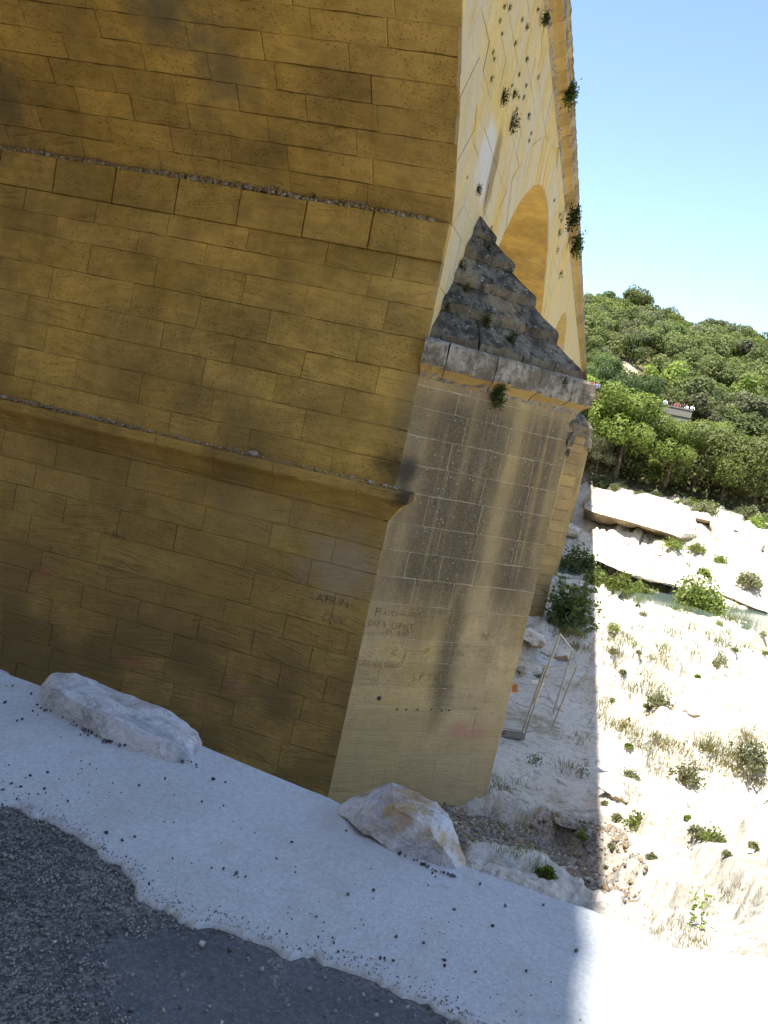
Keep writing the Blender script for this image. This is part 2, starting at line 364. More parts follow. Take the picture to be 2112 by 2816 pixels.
def mk_concrete():
    t = NT('pale brushed concrete'); p = t.pos
    a = t.noise(p, 1.3, 5); c = t.noise(p, 60.0, 4, 0.75); br = t.noise(t.vmul(p, (22, 160, 1)), 1.0, 3)
    col = t.mix(t.ramp(a, 0.35, 0.65), (0.475, 0.505, 0.53), (0.43, 0.455, 0.47))
    col = t.val(col, t.ramp(c, 0.25, 0.75, 0.80, 1.12))
    sp = t.ramp(t.voro(p, 55.0), 0.16, 0.08); sp = t.math('MULTIPLY', sp, t.ramp(t.noise(p, 5.0, 3), 0.5, 0.6))
    col = t.mix(t.math('MULTIPLY', sp, 0.5), col, (0.22, 0.21, 0.19))
    st = t.ramp(t.noise(t.vmul(p, (1, 2, 1)), 2.4, 6, 0.65), 0.50, 0.72, 0, 0.7); col = t.mix(st, col, (0.38, 0.375, 0.35))
    st = t.ramp(t.noise(p, 11.0, 5, 0.7), 0.56, 0.72, 0, 0.5); col = t.mix(st, col, (0.36, 0.36, 0.35))
    t.bump(t.math('ADD', c, t.math('MULTIPLY', br, 0.6)), 0.55, 0.006)
    return t.done(col, 0.85)
def mk_asphalt():
    t = NT('worn asphalt'); p = t.pos
    v = t.voro(p, 95.0); vc = t.voro(p, 95.0, out=1); c = t.noise(p, 150.0, 3, 0.7); a = t.noise(p, 1.6, 5)
    grey = t.sep(vc, 0)
    col = t.mix(t.ramp(grey, 0.2, 1.0), (0.085, 0.088, 0.09), (0.24, 0.235, 0.22))
    sm = t.blob((2.28, 0.42, 0), (0.34, 0.75, 1), 0.25, 0.30, 2.5)
    sm = t.math('MULTIPLY', sm, t.ramp(t.noise(p, 7.0, 5), 0.30, 0.42))
    col = t.mix(t.math('MULTIPLY', sm, 0.8), col, (0.085, 0.094, 0.104))
    col = t.val(col, t.ramp(a, 0.3, 0.7, 0.85, 1.2)); col = t.val(col, t.ramp(c, 0.2, 0.8, 0.75, 1.25))
    h = t.math('MULTIPLY', t.math('SUBTRACT', 1.0, v), t.math('SUBTRACT', 1.0, sm)); t.bump(t.math('ADD', h, t.math('MULTIPLY', c, 0.25)), 0.9, 0.008)
    return t.done(col, 0.8)
def mk_rock():
    t = NT('fresh white marble rock'); p = t.pos
    a = t.noise(p, 5.0, 7, 0.65, 0.8); b = t.noise(p, 17.0, 6, 0.7); o = t.noise(p, 3.4, 4)
    col = t.mix(t.ramp(a, 0.36, 0.6), (0.33, 0.34, 0.37), (0.55, 0.555, 0.57))
    y = t.sep(p, 1); och = t.ramp(o, 0.46, 0.60); och = t.math('MULTIPLY', och, t.ramp(y, 1.6, 0.6, 0.25, 1.0))
    col = t.mix(t.math('MULTIPLY', och, t.ramp(a, 0.62, 0.42, 0.2, 0.85)), col, (0.42, 0.28, 0.11))
    col = t.mix(t.ramp(b, 0.60, 0.72, 0, 0.6), col, (0.22, 0.17, 0.11))
    vein = t.ramp(t.math('ABSOLUTE', t.math('SUBTRACT', t.noise(t.vmul(p, (1, 1, 2.0)), 6.0, 4, 0.5, 1.5), 0.5)), 0.0, 0.03, 0.72, 1.0)
    col = t.val(col, vein)
    t.bump(t.math('ADD', a, t.math('MULTIPLY', b, 0.5)), 0.9, 0.045)
    return t.done(col, 0.75)
def mk_leaf(name, c1, c2, sc=0.6):
    t = NT(name); r = t.rnd(); n = t.noise(t.pos, sc, 3)
    col = t.mix(t.ramp(n, 0.35, 0.65), c1, c2); col = t.val(col, t.math('MULTIPLY_ADD', r, 0.7, 0.65))
    col = t.mix(t.math('MULTIPLY', t.math('FRACT', t.math('MULTIPLY', r, 9.7)), 0.45), col, (0.115, 0.105, 0.045))
    t.put(t.b, 'Base Color', col); t.b.inputs['Roughness'].default_value = 0.75
    tr = t.n('ShaderNodeBsdfTranslucent', Color=t.mix(1.0, col, (1.0, 1.15, 0.5), 'MULTIPLY'))
    mx = t.n('ShaderNodeMixShader', i0=0.4, i1=t.b.outputs[0], i2=tr)
    t.t.links.new(mx, t.t.nodes['Material Output'].inputs[0])
    return t.m
def mk_water():
    t = NT('river water'); n = t.noise(t.vmul(t.pos, (1, 2.5, 1)), 1.5, 4)
    t.bump(n, 0.25, 0.05); return t.done((0.10, 0.135, 0.115), 0.12)

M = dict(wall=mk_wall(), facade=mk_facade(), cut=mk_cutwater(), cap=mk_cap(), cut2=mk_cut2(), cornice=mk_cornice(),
         mortar=mk_cutwater(True), gap=mk_gap(),
         lime=mk_limestone(), conc=mk_concrete(), asph=mk_asphalt(), rock=mk_rock(), water=mk_water(),
         grit=mk_mortar('grey limestone gravel', (0.36, 0.275, 0.15)), dark=plain('dark pebble', (0.05, 0.05, 0.05)),
         chip=plain('pale chipping', (0.42, 0.38, 0.31), var=0.3), chip2=plain('grey chipping', (0.23, 0.225, 0.215), var=0.3), chip5=plain('brown chipping', (0.25, 0.19, 0.12), var=0.3), chip4=plain('light grey chipping', (0.31, 0.30, 0.28), var=0.3), chip3=plain('dark chipping', (0.12, 0.12, 0.122), var=0.3),
         leafA=mk_leaf('evergreen oak leaf', (0.155, 0.185, 0.062), (0.23, 0.255, 0.105)), leafB=mk_leaf('fresh green leaf', (0.19, 0.25, 0.055), (0.28, 0.33, 0.095)),
         leafC=mk_leaf('dark holm oak leaf', (0.095, 0.14, 0.055), (0.155, 0.20, 0.085)), leafD=mk_leaf('grey green leaf', (0.19, 0.205, 0.115), (0.25, 0.25, 0.145)),
         tuft=mk_leaf('wall fern leaf', (0.035, 0.060, 0.015), (0.07, 0.10, 0.022), 3.0), straw=mk_leaf('dry straw', (0.36, 0.29, 0.13), (0.24, 0.23, 0.09), 2.0),
         grass=mk_leaf('green grass blade', (0.12, 0.17, 0.04), (0.20, 0.22, 0.07), 2.0),
         bark=plain('dark bark', (0.085, 0.065, 0.045), 0.9, 0.3, 3.0), steel=plain('galvanised steel', (0.36, 0.34, 0.28), 0.45, 0.1, 5.0, 0.6),
         foot=plain('grey concrete foot', (0.20, 0.18, 0.155)), orange=plain('orange plastic', (0.72, 0.26, 0.08)), white=plain('white plastic', (0.75, 0.75, 0.72)),
         carve=plain('dirt and painted shade in carved letters', (0.215, 0.155, 0.07), 0.95, 0.4, 14.0), carve2=plain('dirt and painted shade in worn letters', (0.29, 0.21, 0.095), 0.95, 0.35, 14.0))  # letter colours also carry the shade of the carved grooves

# ------------------------------------------------------------------ setting: terrain, water, path
def build_terrain():
    nx, ny = 430, 300
    xs = 3.45*(330/3.45)**(np.arange(nx)/(nx-1))
    t1 = np.linspace(-1.3, -0.36, 40, endpoint=False); t2 = np.linspace(-0.36, 0.20, 215, endpoint=False); t3 = np.linspace(0.20, 1.2, 45)
    ts = np.concatenate([t1, t2, t3])
    X, T = np.meshgrid(xs, ts, indexing='ij'); Y = X*T
    Z = terrain(X, Y)
    V = np.stack([X, Y, Z], -1).reshape(-1, 3)
    i = np.arange(nx-1)[:, None]*len(ts)+np.arange(len(ts)-1)[None, :]
    Q = np.stack([i, i+len(ts), i+len(ts)+1, i+1], -1).reshape(-1, 4)[:, ::-1]
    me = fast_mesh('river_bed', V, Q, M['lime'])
    tag(link(bpy.data.objects.new('river_bed', me)), kind='structure')
    g = np.concatenate([np.linspace(-900, -60, 12), np.linspace(-50, 330, 90), np.linspace(360, 1500, 12)])
    gy = np.concatenate([np.linspace(-900, -130, 12), np.linspace(-120, 120, 70), np.linspace(140, 900, 12)])
    X, Y = np.meshgrid(g, gy, indexing='ij'); Z = tbase(X, Y)-0.9-2.0*sstep(4, 60, X)*0.4-1.0*(np.abs(X-2) < 7)
    V = np.stack([X, Y, Z], -1).reshape(-1, 3)
    i = np.arange(len(g)-1)[:, None]*len(gy)+np.arange(len(gy)-1)[None, :]
    Q = np.stack([i, i+len(gy), i+len(gy)+1, i+1], -1).reshape(-1, 4)[:, ::-1]
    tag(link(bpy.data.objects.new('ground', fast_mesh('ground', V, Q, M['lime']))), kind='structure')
    tag(mesh_np('river', [(60, -200, -7.75), (92, -200, -7.75), (92, 60, -7.75), (60, 60, -7.75)], [(0, 1, 2, 3)], M['water']), kind='structure')
build_terrain()

def edge_far(y):
    return np.interp(y, [-60, -8, -3, -1.0, -0.66, -0.37, 0.1, 0.72, 1.4, 2.27, 2.52, 6, 30], [6, 4.0, 3.7, 3.47, 3.32, 3.42, 3.45, 3.70, 3.82, 3.94, 3.97, 4.2, 5]) + 0.035*(fbm(y*3.0, y*0+2, 9, 3)-0.5)
def edge_near(y):
    b = np.interp(y, [-60, -3, -0.6, -0.3, -0.04, 0.3, 0.51, 0.82, 1.05, 1.28, 1.66, 2.2, 30], [0.6, 1.2, 1.9, 2.33, 2.52, 2.57, 2.52, 2.50, 2.57, 2.74, 2.77, 2.80, 3.0])
    return b + 0.15*(fbm(y*3.1, y*0+7, 19, 3)-0.5) + 0.07*(fbm(y*11+2*fbm(y*5, y*0, 4, 2), y*0+3, 29, 3)-0.5) + 0.008*(fbm(y*60, y*0+9, 39, 2)-0.5)
def build_path():
    ys = np.concatenate([np.linspace(-60, -4, 30, endpoint=False), np.linspace(-4, -1.3, 60, endpoint=False), np.linspace(-1.3, 3.2, 900, endpoint=False), np.linspace(3.2, 30, 60)])
    vs = np.concatenate([[0, 0.004, 0.012, 0.03], np.linspace(0.06, 0.94, 42), [0.97, 0.985, 0.995, 1.0, 1.0, 1.0]])
    a = edge_near(ys); b = edge_far(ys)
    V = np.zeros((len(ys), len(vs), 3))
    V[:, :, 0] = a[:, None]+(b-a)[:, None]*vs[None, :]; V[:, :, 1] = ys[:, None]
    V[:, :, 2] = 0.014+0.02*(fbm(V[:, :, 0]*1.4, V[:, :, 1]*1.4, 33, 3)-0.5)*np.clip(vs*4, 0, 1)[None, :]
    V[:, 0, 2] = -0.03; V[:, 1, 2] = 0.003; V[:, 2, 2] = 0.010
    V[:, -4, 2] -= 0.012; V[:, -3, 2] -= 0.035; V[:, -2, 2] = -0.16; V[:, -1, 2] = -0.6
    V[:, -2, 0] += 0.03; V[:, -1, 0] += 0.05
    n = len(vs); i = np.arange(len(ys)-1)[:, None]*n+np.arange(n-1)[None, :]
    Q = np.stack([i, i+1, i+n+1, i+n], -1).reshape(-1, 4)
    me = fast_mesh('concrete_path', V.reshape(-1, 3), Q, M['conc']); me.polygons.foreach_set('use_smooth', [True]*len(me.polygons))
    tag(link(bpy.data.objects.new('concrete_path', me)), kind='structure')
    gx = np.concatenate([np.linspace(-60, -6, 10), np.linspace(-5, 3.2, 80)]); gy = np.linspace(-60, 30, 220)
    X, Y = np.meshgrid(gx, gy, indexing='ij'); Z = 0.01*(fbm(X*2, Y*2, 12, 3)-0.5)-0.004
    i = np.arange(len(gx)-1)[:, None]*len(gy)+np.arange(len(gy)-1)[None, :]
    Q = np.stack([i, i+len(gy), i+len(gy)+1, i+1], -1).reshape(-1, 4)
    tag(link(bpy.data.objects.new('asphalt_road', fast_mesh('asphalt_road', np.stack([X, Y, Z], -1).reshape(-1, 3), Q, M['asph']))), kind='structure')
build_path()

# ------------------------------------------------------------------ the bridge
YB = 21.0                                 # far side of the bridge
SPR, CROWN, HS = 5.30, 9.85, 9.6          # springing, crown, half span
RAD = (HS**2+(CROWN-SPR)**2)/(2*(CROWN-SPR)); ZC = CROWN-RAD
PER, PW = 24.5, 5.3
CX0 = 17.0-HS                             # centre of the arch over the camera
TOPZ, BASEZ = 11.60, -9.0
CSD = np.array([math.cos(0.8255), -math.sin(0.8255), 0.0])       # direction of the cutwater face
CLEN = (PW/2)/CSD[0]
bridge = empty('stone_bridge', (19.65, 12.0, -5.8))
tag(bridge, 'tall ochre limestone arched bridge on piers with pointed cutwaters', 'bridge')
BINV = Matrix.Translation(-Vector(bridge.location))
def part(name, verts, faces, mat, parent=bridge, **kw):
    """a part in world coordinates under the bridge, or a sub-part under one of its parts"""
    o = mesh_np(name, verts, faces, mat, None, **kw)
    o.parent = parent
    o.matrix_parent_inverse = parent.matrix_world.inverted() if parent is not bridge else BINV
    return o
def box(x0, x1, y0, y1, z0, z1):
    v = [(x, y, z) for z in (z0, z1) for y in (y0, y1) for x in (x0, x1)]
    f = [(0, 2, 3, 1), (4, 5, 7, 6), (0, 1, 5, 4), (2, 6, 7, 3), (0, 4, 6, 2), (1, 3, 7, 5)]
    return v, f
def arch_mesh(cx, yf, yb, r=RAD, seg=40, top=TOPZ):
    a0 = math.asin(HS/RAD); an = np.linspace(-a0, a0, seg+1)
    V = []; F = []
    for a in an:
        x = cx+math.sin(a)*r; z = ZC+math.cos(a)*r
        V += [(x, yf, z), (x, yb, z), (x, yf, top), (x, yb, top)]
    for i in range(seg):
        k = 4*i; n = k+4
        F += [(k, n, n+2, k+2), (k+1, k+3, n+3, n+1), (k, k+1, n+1, n), (k+2, n+2, n+3, k+3)]
    return V, F
def block(name, P, nrm, mat, parent, proud=0.0, depth=0.09, bev=0.012, jit=0.006, seg=(2, 1), rag=0.0):
    """one dressed stone: P = 4 corners (counter-clockwise seen from outside) of its face, nrm = outward normal"""
    P = [np.array(p, float) for p in P]; nrm = np.array(nrm, float)
    ring = []
    for k in range(4):
        a, b = P[k], P[(k+1) % 4]; s = seg[k % 2]
        for j in range(s): ring.append(a+(b-a)*(j/s))
    c = sum(P)/4; n = len(ring)
    V = []; W = []
    vdir = (P[3]+P[2]-P[0]-P[1]); vdir /= np.linalg.norm(vdir)
    for p in ring:
        chip = random.uniform(0.006, 0.024)*rag if random.random() < 0.30 else 0.0
        inn = vdir*(1 if np.dot(c-p, vdir) > 0 else -1)
        d = c-p; d /= np.linalg.norm(d); q = p+inn*chip
        V.append(q+d*bev*(1.25+random.uniform(0, 1.2))+nrm*(proud+random.uniform(-jit, jit)*0.5))
        W.append(q+d*random.uniform(0, jit*0.5)+nrm*(proud-bev*1.1))
    V += W
    for p in ring: V.append(p+nrm*(proud-depth))
    F = [tuple(range(n))]
    for k in range(n):
        m = (k+1) % n
        F += [(k, n+k, n+m, m)[::-1][::-1], (n+k, 2*n+k, 2*n+m, n+m)]
    o = part(name, V, F, mat, parent)
    return o

# --- cores (they close the joints behind the stones)
V, F = box(17.018, 22.25, YF+0.08, YB, BASEZ, SPR+0.4)
pier = part('pier_wall', V, F, M['gap'])
V, F = arch_mesh(CX0, YF+0.05, YB, RAD+0.03)
vault = part('arch_vault', V, F, M['gap'])
# spandrel infill above the piers and the far piers and arches
def far_piece(name, x0, x1, yf, z0, z1, mat):
    v, f = box(x0, x1, yf, YB, z0, z1); return part(name, v, f, mat)
facade = far_piece('facade', 17.0, 22.3, YF+0.03, SPR+0.3, TOPZ, M['facade'])
V, F = arch_mesh(CX0+PER, YF+0.05, YB); part('arch_vault', V, F, M['wall'])
for k in (2, 3, 4, 5):
    V, F = arch_mesh(CX0+PER*k, YF, YB, seg=32); part('arch_vault', V, F, M['facade'])
for k in (-1,):
    V, F = arch_mesh(CX0+PER*k, YF, YB, seg=24); part('arch_vault', V, F, M['facade'])
for k in (1, 2, 3, 4):
    x0 = 17+PER*k; far_piece('pier_wall', x0, x0+PW, YF, BASEZ, TOPZ, M['facade'])
far_piece('pier_wall', 17-PER, 17-PER+PW, YF, BASEZ, TOPZ, M['facade'])
far_piece('bank_abutment', 17+PER*5, 17+PER*5+30, YF, BASEZ, TOPZ, M['facade'])
def cut_core(x0, parent_mat, inset=0.004, zb=BASEZ, zt=2.85):
    cnn = np.array([CSD[1], -CSD[0], 0.0]); p0 = np.array([x0, YF, 0.0])-cnn*inset+CSD*0.012
    a = (p0[0], p0[1]); n = (x0+PW/2, YF-CLEN*(-CSD[1])+inset/CSD[0]); b = (2*x0+PW-p0[0], p0[1])
    V = [(*a, zb), (*n, zb), (*b, zb), (*a, zt), (*n, zt), (*b, zt)]
    F = [(0, 1, 4, 3), (1, 2, 5, 4), (2, 0, 3, 5), (3, 4, 5), (2, 1, 0)]
    return part('cutwater', V, F, parent_mat)
cutw = cut_core(17.0, M['mortar'])

# --- the wall under the arch, stone by stone
ROWS = [5.30, 4.60, 4.17, 3.75, 3.17, 2.54, 2.02, 1.47, 0.86, 0.37, -0.25, -0.80, -1.30, -1.84, -2.50, -2.96, -3.45, -3.95, -4.44, -4.95, -5.45, -5.95, -6.45]
SEEN = [(8.91, 4.4), (7.24, 4.4), (10.49, 4.4), (5.63, 4.35), (12.1, 4.4), (4.3, 4.4), (8.03, 4.0), (11.29, 4.0), (9.48, 4.0), (4.69, 4.0), (6.54, 4.0), (10.45, 3.45), (8.99, 3.45), (7.11, 3.45), (5.85, 3.45), (4.26, 3.45),
        (7.94, 2.86), (11.19, 2.86), (9.39, 2.86), (6.48, 2.86), (4.65, 2.86), (7.07, 2.3), (4.16, 2.3), (10.31, 2.3), (8.6, 2.3), (5.64, 2.3), (11.1, 1.7), (9.38, 1.7), (7.6, 1.7), (6.1, 1.7), (4.71, 1.7), (8.85, 1.2), (10.3, 1.2), (7.3, 1.2), (5.4, 1.2), (6.4, .6), (8.1, .6), (9.7, .6), (4.7, .6), (11.2, .6),
        (8.77, -.5), (10.4, -.5), (7.1, -.5), (5.3, -.5), (10.79, -1.0), (8.26, -1.0), (9.51, -1.0), (7.01, -1.0), (5.6, -1.0), (4.3, -1.0), (5.75, -2.2), (4.08, -2.2), (7.4, -2.2), (9.1, -2.2), (10.7, -2.2),
        (8.79, -2.75), (4.95, -2.75), (7.49, -2.75), (6.22, -2.75), (3.65, -2.75), (10.3, -2.75), (9.27, -3.2), (10.5, -3.2), (7.98, -3.2), (6.68, -3.2), (4.31, -3.2), (5.51, -3.2), (5.95, -3.65), (7.13, -3.65), (4.84, -3.65), (8.4, -3.65), (9.9, -3.65), (3.9, -3.65)]
random.seed(3)
def joints(z0, z1, ya, yb):
    js = sorted(y for y, z in SEEN if z1 < z < z0 and ya+0.2 < y < yb-0.3)
    if not js:
        y = ya+random.uniform(0.6, 1.3)
        while y < yb-0.5: js.append(y); y += random.uniform(1.1, 1.75)
    out = [ya]+js+[yb]; res = [out[0]]
    for v in out[1:]:
        while v-res[-1] > 2.1: res.append(res[-1]+random.uniform(1.2, 1.6))
        res.append(v)
    return res
for i in range(len(ROWS)-1):
    z0, z1 = ROWS[i], ROWS[i+1]
    if i in (0, 9): continue
    ys = joints(z0, z1, YF+0.003*random.random(), 14.4)
    for a, b in zip(ys[:-1], ys[1:]):
        pale = -1.4 < z0 < 2.1; g = random.uniform(0.003, 0.012) if pale else random.choice((0.002, 0.003, 0.004, 0.006, 0.011) if z0 > -3.4 else (0.001, 0.002, 0.002, 0.004)); gy = random.choice((0.0015, 0.003, 0.004, 0.006))
        zz0 = z0-g*random.uniform(0.2, 1.0); zz1 = z1+g*random.uniform(0.0, 0.6)
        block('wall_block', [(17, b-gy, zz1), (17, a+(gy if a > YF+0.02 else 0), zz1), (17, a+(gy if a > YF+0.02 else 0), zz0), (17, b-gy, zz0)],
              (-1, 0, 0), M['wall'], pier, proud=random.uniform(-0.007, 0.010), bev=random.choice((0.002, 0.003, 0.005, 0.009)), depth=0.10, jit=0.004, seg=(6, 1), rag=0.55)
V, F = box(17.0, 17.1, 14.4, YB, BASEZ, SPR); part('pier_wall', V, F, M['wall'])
# impost ledge
ledge_o = part('impost_ledge', *box(16.985, 17.06, YF+0.06, YB, 4.66, 5.24), M['gap'])
ys = [YF+0.02, 4.86, 6.17, 7.51, 8.81, 10.16, 11.48, 12.75, 14.1]
LZ = ROWS[0]
for a, b in zip(ys[:-1], ys[1:]):
    g = random.uniform(0.006, 0.020); x = 16.885+random.uniform(-0.010, 0.010)
    V, F = box(x, 17.1, a+(g if a > 3.6 else 0), b-g*0.4, 4.60+random.uniform(-0.004, 0.01), LZ-random.uniform(0, 0.02))
    V = [(vx+(random.uniform(0.0, 0.02) if vx < 16.95 and vz > 5 else 0.05 if vx < 16.95 else 0), vy, vz-(random.uniform(0.0, 0.02) if vx < 16.95 and vz > 5 else 0)) for vx, vy, vz in V]
    o = part('ledge_block', V, F, M['wall'], ledge_o)
    md = o.modifiers.new('b', 'BEVEL'); md.width = 0.022; md.segments = 2
# lower moulding with a hollow profile
mould_o = part('string_moulding', *box(16.95, 17.06, YF+0.05, YB, -0.2, 0.3), M['gap'])
prof = [(17.05, 0.40), (16.90, 0.385), (16.64, 0.365), (16.615, 0.33), (16.62, 0.20), (16.66, 0.15), (16.71, 0.12), (16.79, 0.045), (16.88, -0.09), (16.94, -0.17), (16.99, -0.245), (17.05, -0.25)]
ys = [3.02, 4.04, 5.69, 6.95, 8.15, 9.41, 10.53, 11.9, 13.2, 14.5]
for a, b in zip(ys[:-1], ys[1:]):
    V = []; F = []; nb = 6
    for j in range(nb+1):
        y = a+0.004+(b-a-0.008)*j/nb if a > 3.1 else YF+0.06+(b-0.004-YF-0.06)*(j-1)/(nb-1)
        for (x, z) in prof:
            ch = (random.uniform(0, 0.02) if x < 16.7 else 0)
            yy = YF-max(0.0, 17.0-x)*0.96 if (a < 3.1 and j == 0) else y
            V.append((x+ch, yy, z-ch*0.6))
    m = len(prof)
    for j in range(nb):
        for k in range(m-1): F.append((j*m+k, (j+1)*m+k, (j+1)*m+k+1, j*m+k+1))
    if a < 3.1:                                   # the return dies into the cutwater
        k0 = len(V); V += [(17.5, YF-max(0.0, 17.0-x)*0.96, z) for (x, z) in prof]
        for k in range(m-1): F.append((k0+k, k, k+1, k0+k+1))
    F.append(tuple(range(m))); F.append(tuple(reversed(range(nb*m, nb*m+m))))
    part('moulding_block', V, F, M['wall'], mould_o)
# vault stones over the ledge
a0 = math.asin(HS/RAD); da = 0.5/RAD
VJ = [[(11.2, ), (9.6, ), (8.2, ), (6.6, ), (5.1, )]]
random.seed(12)
for r in range(22):
    aa = a0-da*r; ab = a0-da*(r+1)
    p = lambda a, y, q=RAD: (CX0+math.sin(a)*q, y, ZC+math.cos(a)*q)
    nrm = (-math.sin((aa+ab)/2), 0, -math.cos((aa+ab)/2))
    y = YF+0.005; first = True; st = random.uniform(0.8, 1.9) if r % 2 else random.uniform(1.2, 2.1)
    while y < 15.0:
        yn = min(y+(st if first else random.uniform(1.05, 1.75)), 15.2); g = random.choice((0.0015, 0.003, 0.004, 0.007)); ga = random.choice((0.001, 0.002, 0.003, 0.005, 0.010))/RAD
        block('vault_block', [p(aa-ga, yn-g), p(aa-ga, y+(0 if first else g)), p(ab+ga*0.3, y+(0 if first else g)), p(ab+ga*0.3, yn-g)],
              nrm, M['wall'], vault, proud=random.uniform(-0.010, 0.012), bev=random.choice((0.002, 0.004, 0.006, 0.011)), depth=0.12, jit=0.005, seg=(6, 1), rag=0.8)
        y = yn; first = False
        if r > 11: y += 0.0

# --- cutwater: faced stones, cornice, stepped cap
cn = np.array([CSD[1], -CSD[0], 0.0])           # outward normal of the near face (towards the camera side)
C0 = np.array([17.0, YF, 0.0])
def cpt(u, z, out=0.0): return C0+CSD*u+cn*out+np.array([0, 0, z])
random.seed(5)
CROWS = [2.72, 2.36, 1.95, 1.42, 0.88, 0.34, -0.25, -0.78, -1.29, -1.82, -2.50, -2.96, -3.47, -3.94, -4.42, -4.92, -5.44, -5.95, -6.5]
for i in range(len(CROWS)-1):
    z0, z1 = CROWS[i], CROWS[i+1]
    us = [0.0]; u = random.uniform(0.45, 1.1) if i % 2 else random.uniform(0.9, 1.4)
    while u < CLEN-0.5: us.append(u); u += random.uniform(0.75, 1.35)
    us.append(CLEN)
    for a, b in zip(us[:-1], us[1:]):
        g = random.uniform(0.005, 0.013) if z0 > -2.4 else random.uniform(0.003, 0.007)
        erode = 0.05 if (b == CLEN and z0 > 0.5) else 0
        block('cutwater_block', [cpt(a+(g if a else 0), z1+g*.5), cpt(b-(g if b < CLEN else random.uniform(0, 0.012+erode)), z1+g*.5), cpt(b-(g if b < CLEN else random.uniform(0, 0.012+erode)), z0-g*.5), cpt(a+(g if a else 0), z0-g*.5)],
              cn, M['cut'], cutw, proud=random.uniform(-0.001, 0.003), bev=0.002, depth=0.06, jit=0.003, seg=(4, 2), rag=0.6)
# far face of the same cutwater in stones of one course each
cn2 = np.array([-cn[0], cn[1], 0]); NOSE = C0+CSD*CLEN; cd2 = np.array([CSD[0], -CSD[1], 0])
for i in range(len(CROWS)-1):
    z0, z1 = CROWS[i], CROWS[i+1]; us = [0, 1.2+0.4*(i % 2), 2.6+0.3*(i % 2), CLEN]
    for a, b in zip(us[:-1], us[1:]):
        q = lambda u, z: NOSE+cd2*u+np.array([0, 0, z])
        block('cutwater_block', [q(a+(0.008 if a else 0), z1+.005), q(b-.008, z1+.005), q(b-.008, z0-.005), q(a+(0.008 if a else 0), z0-.005)], cn2, M['cut'], cutw, depth=0.06, seg=(2, 1))
# cap core
def tri_at(off, z, frac):
    """plan triangle of the cap at height fraction: corners on the facade and the nose, pulled in by frac"""
    cx = 17+PW/2; half = (PW/2)*(1-frac)+off; dep = (CLEN*-CSD[1])*(1-frac)+off
    return [np.array([cx-half, YF, z]), np.array([cx, YF-dep, z]), np.array([cx+half, YF, z])]
capz = [3.20, 3.86, 4.50, 5.12, 5.66]; apexz = 6.12
capf = [0.03, 0.255, 0.47, 0.68, 0.855]
V = []; F = []
A = tri_at(-0.10, 2.8, 0.0); B = tri_at(-0.06, 3.2, 0.03); Ap = np.array([17+PW/2, YF, apexz-0.15])
V = A+B+[Ap]; F = [(0, 1, 4, 3), (1, 2, 5, 4), (3, 4, 6), (4, 5, 6)]
part('cap_core', V, F, M['cap'])
random.seed(21)
def strip_stone(name, prL, prR, s0, s1, mat, parent, n=5, rough=0.02, back=0.3, mid=None):
    """stone between s0 and s1 of a run whose profile goes from prL (at the facade) to prR (at the ridge)"""
    V = []; F = []; m = len(prL)
    for j in range(n+1):
        s = s0+(s1-s0)*j/n
        for k in range(m):
            p = prL[k]*(1-s)+prR[k]*s
            if 0 < k < m-1: p = p+np.array([random.uniform(-rough, rough) for _ in range(3)])
            V.append(p)
    for j in range(n):
        for k in range(m-1): F.append((j*m+k, (j+1)*m+k, (j+1)*m+k+1, j*m+k+1))
    F.append(tuple(reversed(range(m)))); F.append(tuple(range(n*m, n*m+m)))
    return part(name, V, F, mat, parent)
for side in (0, 2):
    for k in range(5):
        z0 = capz[k]; f0 = capf[k]
        z1, f1 = (capz[k+1], capf[k+1]) if k < 4 else (apexz, 0.985)
        hz = z1-z0
        prof3 = [tri_at(-0.05, z0-0.02, f0), tri_at(0.02, z0, f0), tri_at(0.03, z0+hz*0.10, f0), tri_at(0.035, z0+hz*0.28, f0), tri_at(0.01, z0+hz*0.38, f0+0.012),
                 tri_at(0.0, z0+hz*0.72, f0+(f1-f0)*0.58), tri_at(-0.005, z1+0.005, f1), tri_at(-0.10, z1-0.03, f1)]
        L = [t[side] for t in prof3]; R = [t[1] for t in prof3]
        cuts = {0: [0, .3, .58, .8, 1], 1: [0, .36, .7, 1], 2: [0, .45, 1], 3: [0, .55, 1], 4: [0, 1]}[k]
        for a, b in zip(cuts[:-1], cuts[1:]):
            e = 0.004
            strip_stone('cap_stone', L, R, a+e, b-e, M['cap'], cutw, n=7, rough=0.022)
    # cornice under the cap
    prof3 = [tri_at(-0.06, 2.50, 0), tri_at(0.015, 2.505, 0), tri_at(0.05, 2.57, 0), tri_at(0.10, 2.63, 0), tri_at(0.24, 2.72, 0), tri_at(0.26, 2.76, 0), tri_at(0.27, 2.95, 0), tri_at(0.265, 3.17, 0), tri_at(0.20, 3.22, 0), tri_at(-0.15, 3.27, 0)]
    L = [t[side] for t in prof3]; R = [t[1] for t in prof3]
    cuts = [0, .13, .40, .66, .86, 1]
    for a, b in zip(cuts[:-1], cuts[1:]):
        strip_stone('cornice_block', L, R, a+0.003, b-0.003, M['cornice'], cutw, n=6, rough=0.012)
# broken stones on the nose under the cornice
for (z, s) in ((2.30, 0.20), (2.02, 0.24), (1.72, 0.17)):
    bm = bmesh.new(); bmesh.ops.create_icosphere(bm, subdivisions=2, radius=1)
    c = NOSE+np.array([0.06, 0.03, z])
    for v in bm.verts:
        d = 1+0.5*(random.random()-0.5); v.co = Vector((c[0]+v.co.x*s*0.7*d, c[1]+v.co.y*s*0.5*d, c[2]+v.co.z*s*0.75*d))
    me = bpy.data.meshes.new('broken_stone'); bm.to_mesh(me); bm.free(); me.materials.append(M['cap'])
    o = link(bpy.data.objects.new('broken_stone', me)); o.parent = cutw
